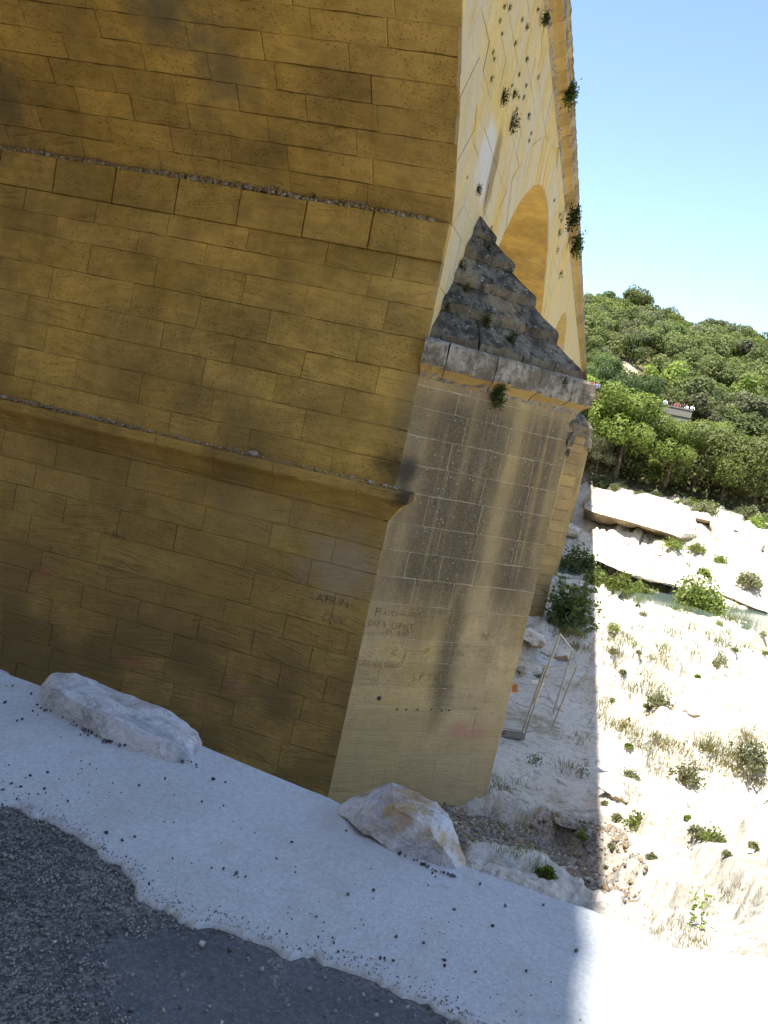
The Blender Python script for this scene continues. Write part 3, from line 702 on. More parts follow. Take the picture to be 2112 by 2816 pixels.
# cutwaters of the farther piers
for k in (1, 2, 3):
    x0 = 17+PER*k; cut2 = cut_core(x0, M['cut2'], 0.0, zt=2.7)
    V = [(x0-0.2, YF, 2.7), (x0+PW/2, YF-CLEN*-CSD[1]-0.25, 2.7), (x0+PW+0.2, YF, 2.7), (x0-0.2, YF, 3.2), (x0+PW/2, YF-CLEN*-CSD[1]-0.25, 3.2), (x0+PW+0.2, YF, 3.2), (x0+PW/2, YF, apexz)]
    part('cutwater_cap', V, [(0, 1, 4, 3), (1, 2, 5, 4), (2, 1, 0), (3, 4, 6), (4, 5, 6)], M['cap'], cut2)
    if k == 1:
        for i in range(len(CROWS)-2):
            z0, z1 = CROWS[i], CROWS[i+1]; us = [0, 1.1+0.5*(i % 2), 2.5+0.3*(i % 2), CLEN]
            for a, b in zip(us[:-1], us[1:]):
                q = lambda u, z: C0+np.array([PER, 0, 0])+CSD*u+np.array([0, 0, z])
                block('cutwater_block', [q(a+.008, z1+.012), q(b-.008, z1+.012), q(b-.008, z0-.012), q(a+.008, z0-.012)], cn, M['cut2'], cut2, proud=0.03, depth=0.05, seg=(2, 1))

# --- facade: arch rings and coursed spandrels
RING = 1.30
def ring_x(cx, z, sgn):                     # outer curve of an arch ring
    q = (RAD+RING)**2-(z-ZC)**2
    return cx+sgn*math.sqrt(max(q, 0))
random.seed(9)
def voussoirs(cx, a_from, a_to, n, parent):
    for i in range(n):
        aa = a_from+(a_to-a_from)*i/n; ab = a_from+(a_to-a_from)*(i+1)/n
        g = random.choice((0.0005, 0.0008, 0.001, 0.003))/RAD
        p = lambda a, r: (cx+math.sin(a)*r, YF, ZC+math.cos(a)*r)
        pr = random.uniform(-0.008, 0.018)
        split = random.random() < 0.35
        rs = [RAD, RAD+RING*random.uniform(0.42, 0.6), RAD+RING] if split else [RAD, RAD+RING]
        for r0, r1 in zip(rs[:-1], rs[1:]):
            block('voussoir', [p(aa+g, r0), p(ab-g, r0), p(ab-g, r1-0.008), p(aa+g, r1-0.008)], (0, -1, 0), M['facade'], parent, proud=pr*0.7, depth=0.06, bev=random.choice((0.0015, 0.002, 0.004)), jit=0.003, seg=(1, 3), rag=0.25)
voussoirs(CX0, a0*0.15, a0, 24, facade)
voussoirs(CX0+PER, -a0, a0*0.98, 48, facade)
zs = [3.17, 3.75, 4.17, 4.60, 5.30]
while zs[-1] < TOPZ-0.3: zs.append(zs[-1]+0.525)
zs[-1] = TOPZ
a0x, a0z = math.sin(a0), math.cos(a0)
def lim(z, cx, sgn):                        # where the coursed stone meets the ring
    if z <= SPR: return cx+sgn*HS
    zsk = SPR+RING*a0z
    if z < zsk: return cx+sgn*(HS+(z-SPR)*a0x/a0z)
    return ring_x(cx, z, sgn) if z < ZC+RAD+RING else cx
def spandrel(cL, cR, zlo, parent, xmax=1e9, xmin=-1e9):
    for i in range(len(zs)-1):
        z0, z1 = zs[i], zs[i+1]
        if z1 <= zlo: continue
        l0 = lim(z0, cL, 1) if cL is not None else xmin; l1 = lim(z1, cL, 1) if cL is not None else xmin
        r0 = lim(z0, cR, -1); r1 = lim(z1, cR, -1)
        l0 = max(l0, xmin); l1 = max(l1, xmin)
        lo = max(l0, l1); hi = min(r0, r1)
        cuts = []; x = lo+random.uniform(0.5, 1.2)
        while x < hi-0.5: cuts.append(x); x += random.uniform(1.0, 1.7)
        B = [l0]+cuts+[r0]; T = [l1]+cuts+[r1]
        for k in range(len(B)-1):
            g = random.choice((0.0006, 0.0008, 0.001, 0.003))
            block('spandrel_block', [(B[k]+g, YF, z0+g), (B[k+1]-g, YF, z0+g), (T[k+1]-g, YF, z1-g), (T[k]+g, YF, z1-g)], (0, -1, 0), M['facade'], facade,
                  proud=random.uniform(-0.01, 0.012), depth=0.055, bev=0.002, jit=0.003, seg=(2, 1))
spandrel(CX0, CX0+PER, 3.2, facade)
# right half of the second spandrel up to the next pier
for i in range(len(zs)-1):
    z0, z1 = zs[i], zs[i+1]
    if z1 < 5.4: continue
    l0, l1 = lim(z0, CX0+PER, 1), lim(z1, CX0+PER, 1); r = 17+PER+PW/2
    x = max(l0, l1)+random.uniform(0.6, 1.2); cuts = []
    while x < r-0.5: cuts.append(x); x += random.uniform(1.1, 1.8)
    B = [l0]+cuts+[r]; T = [l1]+cuts+[r]
    for k in range(len(B)-1):
        block('spandrel_block', [(B[k]+.006, YF, z0+.006), (B[k+1]-.006, YF, z0+.006), (T[k+1]-.006, YF, z1-.006), (T[k]+.006, YF, z1-.006)], (0, -1, 0), M['facade'], facade,
              proud=random.uniform(0.0, 0.014), depth=0.055, bev=0.008, jit=0.008, seg=(2, 1))
# top cornice in lengths
corn = part('top_cornice', *box(-60, 170, YF-0.02, YB, TOPZ+0.02, 12.2), M['facade'])
cp = [(YF+0.02, 11.56), (YF-0.02, 11.58), (YF-0.05, 11.66), (YF-0.11, 11.74), (YF-0.22, 11.80), (YF-0.36, 11.84), (YF-0.38, 11.88), (YF-0.385, 12.06), (YF-0.42, 12.09), (YF-0.44, 12.14), (YF-0.43, 12.30), (YF-0.30, 12.33), (YF+0.3, 12.34)]
x = -12.0; random.seed(4)
while x < 140:
    ln = random.uniform(0.8, 1.25) if x < 46 else random.uniform(4, 6)
    V = []; F = []; m = len(cp); n = 5
    for j in range(n+1):
        xx = x+0.006+(ln-0.012)*j/n
        for (yy, zz) in cp:
            er = random.uniform(0, 0.035) if yy < YF-0.1 else 0
            V.append((xx, yy+er, zz+random.uniform(-0.012, 0.012)))
    for j in range(n):
        for k in range(m-1): F.append((j*m+k, j*m+k+1, (j+1)*m+k+1, (j+1)*m+k))
    F.append(tuple(range(m))); F.append(tuple(reversed(range(n*m, n*m+m))))
    part('top_cornice_block', V, F, M['cornice'], corn)
    x += ln
# parapet kerb on top of the bridge and roadway
part('deck', *box(-60, 170, YF+0.25, YB, 12.2, 12.28), M['conc'])

# --- carved names
def text_mesh(name, s, origin, du, dv, nrm, h, mat, parent, off=0.006):
    cu = bpy.data.curves.new('t', 'FONT'); cu.body = s; cu.size = h*1.4; cu.extrude = 0.0; cu.resolution_u = 3; cu.offset = -0.002
    cu.space_character = 1.08
    o = bpy.data.objects.new('t', cu); COL.objects.link(o)
    dg = bpy.context.evaluated_depsgraph_get(); me = bpy.data.meshes.new_from_object(o.evaluated_get(dg))
    COL.objects.unlink(o); bpy.data.objects.remove(o)
    vs = np.zeros(len(me.vertices)*3, np.float32); me.vertices.foreach_get('co', vs); vs = vs.reshape(-1, 3)
    wob = np.stack([fbm(vs[:, 0]*9+len(s), vs[:, 1]*9, 3, 2)-0.5, fbm(vs[:, 0]*7, vs[:, 1]*8+len(s), 5, 2)-0.5], -1); vs[:, :2] += wob*h*0.45
    vs[:, 1] += 0.10*h*np.sin(vs[:, 0]*3.0+len(s))
    P = origin[None]+vs[:, :1]*du[None]+vs[:, 1:2]*dv[None]+nrm[None]*off
    me.vertices.foreach_set('co', P.astype(np.float32).ravel()); me.update()
    me.materials.clear(); me.materials.append(mat); me.name = name
    q = bpy.data.objects.new(name, me); COL.objects.link(q); q.parent = parent
    return q
wn_ = np.array([-1.0, 0, 0]); zz = np.array([0, 0, 1.0])
for s, px, py, h, m in (('FRANCHET', 32, 1462, .11, 'carve2'), ('DIT LE PONT', 30, 1490, .11, 'carve2'), ('F.H.I', 285, 1472, .16, 'carve'), ('AGRIMAUD', 278, 1542, .12, 'carve'),
                     ('DIENANT', 270, 1563, .11, 'carve'), ('S.P.E', 264, 1587, .13, 'carve2'), ('EN', 158, 1548, .10, 'carve2'), ('LAFRIN', 853, 1648, .16, 'carve'), ('CAN', 885, 1702, .15, 'carve2'), ('36', 820, 1660, .10, 'carve2')):
    text_mesh('inscription', s, atx(px, py, 16.985), np.array([0, -1.0, 0]), zz, wn_, h, M[m], pier)
def catp(px, py):
    d = ray(px, py); t = np.dot(C0-EYE, cn)/np.dot(d, cn); return EYE+d*t
for s, px, py, h, m in (('P', 1031, 1695, .17, 'carve'), ('AYCHAUDET L', 1052, 1690, .10, 'carve'), ('DIT S  ESPRIT.', 1009, 1721, .12, 'carve'), ('T', 1046, 1711, .06, 'carve'), ('D 1650', 1060, 1745, .115, 'carve'), ('JE', 1167, 1795, .11, 'carve'), ('GAUTIER', 1203, 1802, .11, 'carve2'),
                     ('C', 1078, 1805, .15, 'carve2'), ('J', 1112, 1808, .13, 'carve2'), ('MILAN  HAD', 995, 1832, .10, 'carve2'), ('S.C', 1155, 1818, .10, 'carve2'), ('S.P.T.H', 1130, 1872, .16, 'carve2'), ('LAB', 1215, 1895, .11, 'carve'), ('40', 1318, 1793, .09, 'carve2'), ('N', 1322, 1762, .17, 'carve2')):
    text_mesh('inscription', s, catp(px, py), CSD, zz, cn, h, M[m], cutw, 0.008)
# flat dark discs paint the shade of drilled holes low on the cutwater
for px, py in ((1092, 1950), (1117, 1951), (1148, 1951), (1186, 1951), (1214, 1954), (1234, 1953), (1042, 1920)):
    c = catp(px, py); r = 0.022 if px > 1060 else 0.05
    V = [c+cn*0.0085]+[c+cn*0.0085+CSD*r*math.cos(a)+zz*r*math.sin(a) for a in np.linspace(0, 2*math.pi, 8, endpoint=False)]
    part('drill_hole_shade', V, [(0, 1+i, 1+(i+1) % 8) for i in range(8)], M['dark'], cutw)

# ------------------------------------------------------------------ loose stones
OCT = np.array([(1, 0, 0), (-1, 0, 0), (0, 1, 0), (0, -1, 0), (0, 0, 1), (0, 0, -1)], float)
OCF = np.array([(0, 2, 4), (2, 1, 4), (1, 3, 4), (3, 0, 4), (2, 0, 5), (1, 2, 5), (3, 1, 5), (0, 3, 5)])
CUB = np.array([(x, y, z) for z in (-1, 1) for y in (-1, 1) for x in (-1, 1)], float)
CUF = np.array([(0, 2, 3), (0, 3, 1), (4, 5, 7), (4, 7, 6), (0, 1, 5), (0, 5, 4), (2, 6, 7), (2, 7, 3), (0, 4, 6), (0, 6, 2), (1, 3, 7), (1, 7, 5)])
def stones(name, pts, sizes, mats, kind='stuff', label=None, cat=None, flat=0.7, seed=1):
    rg = np.random.default_rng(seed); n = len(pts)
    T = np.where(rg.random(n) < 0.5, 0, 1)
    VV = []; FF = []; MI = []; base = 0
    for i in range(n):
        v, f = (OCT, OCF) if T[i] else (CUB*0.75, CUF)
        v = v*(1+0.5*(rg.random(v.shape)-0.5))*np.array([1, rg.uniform(.6, 1), flat*rg.uniform(.7, 1.1)])
        q = rg.normal(size=4); q /= np.linalg.norm(q); w, x, y, z = q
        Rm = np.array([[1-2*(y*y+z*z), 2*(x*y-z*w), 2*(x*z+y*w)], [2*(x*y+z*w), 1-2*(x*x+z*z), 2*(y*z-x*w)], [2*(x*z-y*w), 2*(y*z+x*w), 1-2*(x*x+y*y)]])
        VV.append(v@Rm.T*sizes[i]+pts[i]); FF.append(f+base); base += len(v)
        MI += [rg.integers(len(mats))]*len(f)
    me = fast_mesh(name, np.concatenate(VV), np.concatenate(FF), None, 3)
    for m in mats: me.materials.append(m)
    me.polygons.foreach_set('material_index', np.array(MI, np.int32)[:len(me.polygons)])
    o = link(bpy.data.objects.new(name, me)); tag(o, label, cat, None, kind); return o
rg = np.random.default_rng(5)
# rubble on the impost ledge
n = 1900; y = 3.75+rg.random(n)**0.9*10.1; x = 16.90+0.15*rg.random(n)
hgt = 0.02+0.34*np.maximum(0, fbm(y*1.3, y*0+1, 3, 3)-0.22)*(1-sstep(11.6, 12.6, y))
pts = np.stack([x, y, 5.29+hgt*rg.random(n)*(0.4+0.6*(x-16.9)/0.15)], -1)
stones('ledge_rubble', pts, rg.uniform(0.018, 0.062, n), [M['grit'], M['grit'], M['chip']], label='grey stone rubble heaped along the upper ledge of the pier', cat='rubble', seed=2)
n = 420; y = np.where(rg.random(n) < 0.62, 8.6+rg.random(n)*4.2, 3.2+rg.random(n)*6.0); x = 16.66+0.30*rg.random(n)
pts = np.stack([x, y, 0.385+0.035*rg.random(n)], -1)
sz = rg.uniform(0.012, 0.045, n); sz[:5] = 0.10; pts[:5, 1] = [10.9, 10.7, 9.6, 11.6, 6.2]
stones('ledge_rubble', pts, sz, [M['grit'], M['chip']], label='thin line of small grey stones on the lower moulding of the pier', cat='rubble', seed=3)
# gravel on the asphalt
n = 13000; y = rg.uniform(-0.25, 2.0, n*2); x = rg.uniform(1.75, 2.9, n*2)
ok = x < edge_near(y)-0.005
dens = np.where((((x-2.28)/0.30)**2+((y-0.40)/0.55)**2 < 1+0.8*(fbm(x*6, y*6, 8, 3)-0.5)), 0.06, 0.75)
ok &= rg.random(n*2) < dens; x = x[ok][:n]; y = y[ok][:n]
pts = np.stack([x, y, 0.001+0.002*rg.random(len(x))], -1)
stones('road_gravel', pts, rg.uniform(0.0020, 0.0052, len(x))*(1+0.7*(rg.random(len(x)) < 0.03)), [M['chip2'], M['chip4'], M['chip3'], M['chip3'], M['chip2']], label='fine grey gravel loose on the worn asphalt', cat='gravel', seed=4)
pts = np.array([atz(*p, 0.012) for p in ((555, 2593), (362, 2680), (720, 2665), (215, 2740), (450, 2778), (610, 2812), (930, 2750), (1000, 2735), (1075, 2755), (1035, 2790), (1120, 2770), (150, 2590))])
stones('road_chipping', pts, np.array([.014, .010, .012, .006, .006, .006, .006, .006, .007, .008, .008, .006]), [M['chip'], M['chip2']], label='pale stone chippings lying on the dark asphalt', cat='chippings', seed=5)
# dark pebbles on the concrete
pp = [(17, 1885), (35, 1885), (86, 1907), (90, 1954), (46, 1981), (61, 1977), (104, 1965), (14, 1930), (25, 2104), (222, 2020), (278, 2026), (195, 2068), (247, 2101), (225, 2114), (215, 2128), (131, 2124), (70, 2139), (83, 2133), (163, 2142), (32, 2154), (44, 2163), (57, 2163), (8, 2171), (122, 2168), (126, 2179), (105, 2183), (80, 2183), (47, 2196), (187, 2202), (7, 2212), (454, 2140), (383, 2159), (587, 2141), (620, 2150), (555, 2204), (614, 2215), (478, 2261), (371, 2300), (336, 2310), (292, 2289), (475, 2360), (582, 2386), (615, 2388), (650, 2400), (675, 2410), (410, 2430), (802, 2315), (812, 2398), (958, 2458), (1028, 2447), (952, 2284), (996, 2282), (1178, 2434), (1320, 2430), (1355, 2545), (1447, 2669), (1223, 2640), (1090, 2575), (1165, 2592), (1495, 2488), (1585, 2614), (1222, 2655), (918, 2592), (915, 2578), (876, 2576), (1020, 2635), (1046, 2634), (1058, 2635), (1082, 2641), (930, 2616), (870, 2520), (1308, 2672), (700, 2290), (760, 2360), (1390, 2490), (1250, 2500)]
base = [(100, 1935), (225, 1996), (292, 2030), (380, 2052), (465, 2072), (545, 2098)]; base2 = [(960, 2236), (1010, 2272), (1070, 2312), (1190, 2386), (1260, 2410)]
for bl, m in ((base, 70), (base2, 50)):
    for k in range(m):
        q = rg.random()*(len(bl)-1); i0 = int(q); f = q-i0
        pp.append((bl[i0][0]*(1-f)+bl[i0+1][0]*f+rg.normal(0, 4), bl[i0][1]*(1-f)+bl[i0+1][1]*f+abs(rg.normal(0, 7))))
pts = np.array([atz(px, py, 0.018) for px, py in pp]); sz = rg.uniform(0.004, 0.0085, len(pp))
stones('scattered_pebble', pts, sz, [M['dark'], M['chip3']], label='small dark pebbles scattered over the pale concrete strip', cat='pebbles', seed=6)
n = 1700; y = rg.uniform(-1.2, 2.6, n); x = edge_near(y)+np.abs(rg.normal(0, 1, n))*np.where(rg.random(n) < 0.75, 0.04, 0.28); x = np.minimum(x, edge_far(y)-0.03)
stones('concrete_grit', np.stack([x, y, 0+0.016+0*x], -1), rg.uniform(0.0014, 0.0036, n), [M['chip3'], M['chip2'], M['chip4']], label='fine grit strewn on the concrete strip', cat='grit', seed=7)
# scree at the foot of the cutwater
n = 5200; x = rg.uniform(12.2, 19.2, n); y = rg.uniform(-2.3, 2.6, n)
z = terrain(x, y); sz = rg.uniform(0.018, 0.055, n)*(1+0.7*(rg.random(n) < 0.03))
stones('scree', np.stack([x, y, z+0.2*sz], -1), sz, [M['chip'], M['chip2'], M['chip5'], M['foot'], M['chip5']], label='brown grey scree and gravel at the foot of the cutwater', cat='scree', seed=8)

# ------------------------------------------------------------------ kerb rocks and boulders
def hull_rock(name, P, mat, label, cat, sub=3, amp=0.02, freq=6.0, seed=1, group=None):
    bm = bmesh.new()
    for p in P: bm.verts.new(p)
    r = bmesh.ops.convex_hull(bm, input=bm.verts)
    bmesh.ops.delete(bm, geom=[g for g in r['geom_unused'] if isinstance(g, bmesh.types.BMVert)], context='VERTS')
    bmesh.ops.triangulate(bm, faces=bm.faces)
    for k in range(sub):
        bmesh.ops.subdivide_edges(bm, edges=[e for e in bm.edges if e.calc_length() > amp*1.5], cuts=1, use_grid_fill=True)
        bmesh.ops.triangulate(bm, faces=bm.faces)
        if k == 1 and name != 'kerb_rock': bmesh.ops.smooth_vert(bm, verts=bm.verts, factor=0.12, use_axis_x=True, use_axis_y=True, use_axis_z=True)
    bm.normal_update()
    vs = np.array([v.co for v in bm.verts]); ns = np.array([v.normal for v in bm.verts])
    d = (fbm(vs[:, 0]*freq+vs[:, 2]*freq*0.7, vs[:, 1]*freq+vs[:, 2]*freq*0.4, seed, 4)-0.5)*2 + 0.8*(ridged(vs[:, 0]*freq*1.7, vs[:, 2]*freq*2+vs[:, 1]*freq*1.3, seed+9, 3)-0.6)
    vs = vs+ns*(d*amp)[:, None]
    c = vs.mean(0); base = np.array([c[0], c[1], vs[:, 2].min()])
    for v, q in zip(bm.verts, vs): v.co = Vector(q-base)
    me = bpy.data.meshes.new(name); bm.to_mesh(me); bm.free(); me.materials.append(mat)
    o = link(bpy.data.objects.new(name, me)); o.location = base-np.array([0, 0, (0.03 if 'ochre' in label else 0.025) if name == 'kerb_rock' else 0])
    return tag(o, label, cat, group)
r1 = [atx(*p, x) for p, x in (((100, 1932), 3.78), ((112, 1905), 3.84), ((225, 1992), 3.66), ((292, 2024), 3.62), ((380, 2048), 3.60), ((465, 2062), 3.60), ((540, 2088), 3.62), ((128, 1852), 3.98), ((150, 1836), 4.02), ((205, 1838), 4.02), ((265, 1862), 4.02), ((340, 1898), 4.0), ((470, 1943), 3.96), ((525, 1984), 3.92),
                              ((556, 2022), 3.86), ((555, 2075), 3.72), ((548, 2100), 3.64), ((470, 2088), 3.54), ((300, 2040), 3.54), ((105, 1945), 3.72), ((118, 1868), 3.94), ((300, 1878), 4.02), ((420, 1928), 3.98), ((548, 2000), 3.9), ((150, 1880), 3.74), ((240, 1930), 3.62), ((400, 2000), 3.58), ((500, 2040), 3.58), ((140, 1850), 4.2), ((260, 1872), 4.25), ((520, 1990), 4.12), ((110, 1920), 4.1), ((540, 2070), 4.0))]
hull_rock('kerb_rock', r1, M['rock'], 'long flat blue-white rock lying on the concrete edge at left', 'rock', 4, 0.011, 11.0, 3)
r2 = [atx(1105+(p[0]-1105)*1.06, 2280+(p[1]-2280)*1.05, x) for p, x in (((925, 2208), 3.60), ((980, 2180), 3.66), ((1020, 2178), 3.66), ((1082, 2146), 3.70), ((1120, 2158), 3.70), ((1160, 2172), 3.68), ((1202, 2186), 3.66), ((1232, 2232), 3.62), ((1262, 2302), 3.54), ((1280, 2380), 3.46), ((1270, 2404), 3.42), ((1190, 2384), 3.38), ((1070, 2310), 3.38), ((1000, 2262), 3.42),
                              ((1090, 2200), 3.42), ((1180, 2260), 3.38), ((1230, 2330), 3.38), ((1100, 2160), 3.95), ((1210, 2210), 3.9), ((1270, 2390), 3.75), ((960, 2215), 3.85))]
hull_rock('kerb_rock', r2, M['rock'], 'angular white and ochre rock below the foot of the cutwater', 'rock', 4, 0.015, 11.0, 8)
r0 = [atx(*p, x) for p, x in (((-140, 1830), 4.0), ((-100, 1790), 4.05), ((-20, 1818), 4.05), ((22, 1838), 4.02), ((42, 1862), 3.98), ((-10, 1880), 3.85), ((-120, 1850), 3.8), ((-60, 1800), 4.25), ((30, 1850), 4.2))]
hull_rock('kerb_rock', r0, M['rock'], 'white rock tip at the left edge of the picture on the concrete edge', 'rock', 3, 0.010, 9.0, 5)

def boulder(px, py, w, h, label, seed, dep=1.0, group=None, x=None, amp=0.14, sink=0.52):
    p = hit(px, py) if x is None else atx(px, py, x)
    if p is None: return None
    s = p[0]/FPX; W = w*s/2; H = h*s; rr = np.random.default_rng(seed)
    P = []
    for k in range(26):
        v = rr.normal(size=3); v /= np.linalg.norm(v); v = np.sign(v)*np.abs(v)**0.8
        P.append(p+np.array([v[0]*W*dep, v[1]*W, (v[2]*0.5+0.5-sink)*H*0.75])*rr.uniform(0.85, 1.05))
    return hull_rock('limestone_boulder', P, M['lime'], label, 'boulder', 3, amp*min(W, H), 2.2/max(W, 0.3), seed, group)
B = [((1840, 1945), 170, 70, 'low rounded white boulder above the dry grass band'), ((1700, 2175), 110, 60, 'small white block next to the shadow edge'),
     ((1560, 1470), 80, 60, 'grey boulder in shade beyond the cutwater nose'), ((1590, 1620), 90, 45, 'grey layered rock in shade beside the reeds'), ((1530, 1800), 110, 60, 'rounded grey boulder in shade behind the fence'), ((1455, 1790), 90, 60, 'brown grey boulder in shade touching the cutwater'), ((1440, 1830), 120, 50, 'low grey boulder behind the fence panel'),
     ((1590, 1740), 90, 40, 'grey rock in shade above the dry grass clump'), ((1420, 2178), 75, 32, 'small white boulder on the scree beside the cutwater foot'), ((1560, 2265), 90, 36, 'white stone cluster on the scree near the shadow edge')]
for i, ((px, py), w, h, lab) in enumerate(B): boulder(px, py, w, h, lab, 40+i)
# great overhanging ledge on the far bank
P = []
rr = np.random.default_rng(3)
for px, py, x in ((1600, 1395, 95), (1640, 1345, 101), (1700, 1355, 101), (1780, 1368, 101), (1860, 1385, 100), (1900, 1405, 98), (1916, 1440, 95), (1910, 1478, 93), (1870, 1478, 91), (1800, 1455, 90), (1720, 1432, 90), (1640, 1412, 91), (1620, 1360, 112), (1900, 1400, 110), (1905, 1520, 101), (1800, 1505, 99), (1700, 1480, 99), (1620, 1455, 99)):
    P.append(atx(px, py, x))
hull_rock('limestone_overhang', P, M['lime'], 'huge white overhanging rock ledge on the far bank left of the cave', 'rock ledge', 5, 0.55, 0.55, 6)
for k, (P0, lab) in enumerate((([(1890, 1418, 100), (1900, 1408, 104), (1958, 1420, 99), (1966, 1436, 98), (1950, 1446, 100), (1895, 1440, 101), (1930, 1405, 112), (1900, 1440, 112), (1960, 1440, 112)], 'white roof rock over the cave mouth on the far bank'),
                               ([(1958, 1430, 97), (1990, 1420, 99), (2050, 1455, 98), (2100, 1500, 96), (2080, 1560, 92), (2000, 1545, 92), (1958, 1500, 95), (1960, 1440, 104), (2090, 1500, 104)], 'white rock shoulder right of the cave on the far bank'),
                               ([(1640, 1500, 86), (1700, 1490, 87), (1800, 1520, 87), (1900, 1560, 86), (1960, 1600, 84), (1900, 1625, 81), (1800, 1600, 81), (1700, 1570, 81), (1640, 1540, 82), (1800, 1530, 92)], 'long white rock tongue sloping down to the river below the overhang'),
                               ([(1930, 1560, 90), (2010, 1580, 90), (2112, 1625, 89), (2180, 1660, 88), (2150, 1700, 84), (2050, 1665, 84), (1960, 1625, 85), (2100, 1630, 95)], 'white rock bank along the water at the right edge'))):
    hull_rock('limestone_overhang', [atx(*p) for p in P0], M['lime'], lab, 'rock ledge', 5, 0.42, 0.6, 60+k)

# ------------------------------------------------------------------ foliage
def leaf_quads(c, size, up=0.0, seed=0, outward=None, asp=0.6):
    """one folded leaf card per centre"""
    rg = np.random.default_rng(seed); n = len(c)
    a = rg.normal(size=(n, 3)); a /= np.linalg.norm(a, axis=1)[:, None]
    nn = rg.normal(size=(n, 3))
    if outward is not None: nn = nn*0.7+outward*1.2
    nn[:, 2] += up; nn /= np.linalg.norm(nn, axis=1)[:, None]
    a = a-nn*(a*nn).sum(1)[:, None]; a /= np.linalg.norm(a, axis=1)[:, None]+1e-9; b = np.cross(nn, a)
    s = np.asarray(size)*np.ones(n)*rg.uniform(0.6, 1.3, n)
    V = np.stack([c-a*s[:, None], c-b*(s*asp)[:, None]-nn*(s*0.12)[:, None], c+a*s[:, None], c+b*(s*asp)[:, None]-nn*(s*0.12)[:, None]], 1).reshape(-1, 3)
    Q = np.arange(4*n).reshape(n, 4); return V, Q
def crown_mesh(name, R, H, lobes, n, leaf, mat, seed, z0):
    rg = np.random.default_rng(seed); C = []; O = []
    lc = []
    for k in range(lobes):
        a = rg.uniform(0, 2*math.pi); r = R*math.sqrt(rg.uniform(0.0, 0.62)); z = z0+H*rg.uniform(0.18, 0.82)
        sh = 1-0.45*abs((z-z0)/H-0.42)*1.6; lc.append((r*math.cos(a)*sh, r*math.sin(a)*sh, z, R*rg.uniform(0.24, 0.46)))
    per = n//lobes
    for (x, y, z, r) in lc:
        d = rg.normal(size=(per, 3)); d /= np.linalg.norm(d, axis=1)[:, None]
        rad = r*(1-0.5*rg.random(per)**2.2)*(0.75+0.5*fbm(d[:, 0]*3+x, d[:, 1]*3+d[:, 2]*2+y, seed, 2))
        C.append(np.array([x, y, z])+d*rad[:, None]*np.array([1, 1, 0.82])); O.append(d)
    C = np.concatenate(C); O = np.concatenate(O)
    V, Q = leaf_quads(C, leaf, 0.25, seed, O); return fast_mesh(name, V, Q, mat)
def trunk_mesh(name, h, r, spread, seed, branches=6):
    rg = np.random.default_rng(seed); V = []; F = []
    def tube(p0, p1, ra, rb, m=6, seg=3):
        b = len(V); p0 = np.array(p0, float); p1 = np.array(p1, float); d = p1-p0; L = np.linalg.norm(d); d /= L
        u = np.cross(d, (0.3, 0.9, 0.1)); u /= np.linalg.norm(u); w = np.cross(d, u)
        for j in range(seg+1):
            t = j/seg; c = p0+d*L*t+(rg.normal(size=3)*L*0.04 if 0 < j < seg else 0); rr = ra+(rb-ra)*t
            for k in range(m): V.append(c+(u*math.cos(2*math.pi*k/m)+w*math.sin(2*math.pi*k/m))*rr)
        for j in range(seg):
            for k in range(m): F.append((b+j*m+k, b+j*m+(k+1) % m, b+(j+1)*m+(k+1) % m, b+(j+1)*m+k))
    top = np.array([rg.normal()*0.2, rg.normal()*0.2, h])
    tube((0, 0, -0.5), top, r, r*0.45)
    for k in range(branches):
        t = rg.uniform(0.35, 0.95); a = rg.uniform(0, 6.28); p = top*t
        tube(p, p+np.array([math.cos(a)*spread*rg.uniform(.4, .8), math.sin(a)*spread*rg.uniform(.4, .8), h*rg.uniform(.2, .6)]), r*0.4, r*0.08, 5, 3)
    me = bpy.data.meshes.new(name); me.from_pydata([tuple(v) for v in V], [], F); me.materials.append(M['bark']); return me
CROWNS = [crown_mesh('crown', 3.4, 4.6, 15, 3600, 0.21, M['leafA'], 1, 0.7), crown_mesh('crown', 3.8, 4.2, 17, 3800, 0.22, M['leafA'], 2, 0.5), crown_mesh('crown', 3.0, 5.0, 13, 3400, 0.20, M['leafD'], 3, 0.8),
          crown_mesh('crown', 3.6, 4.0, 15, 3600, 0.21, M['leafC'], 4, 0.4), crown_mesh('crown', 3.3, 4.4, 14, 3400, 0.22, M['leafB'], 5, 0.5)]
TRUNKS = [trunk_mesh('trunk', 2.9, 0.16, 2.0, s) for s in (1, 2)]
def tree(p, s, kind, label, group=None, name='oak_tree', crown=None, trunk=None, sz=None):
    o = empty(name, tuple(p)); o.rotation_euler = (0, 0, random.uniform(0, 6.28)); o.scale = (s, s, s*(sz or random.uniform(0.85, 1.15)))
    link(bpy.data.objects.new('trunk', trunk or TRUNKS[kind % 2]), o); link(bpy.data.objects.new('crown', crown or CROWNS[kind]), o)
    return tag(o, label, 'tree', group)
random.seed(31)
TG = 'trees of the hillside wood'
cnt = 0; placed = []
rows = 0
x = 115.0
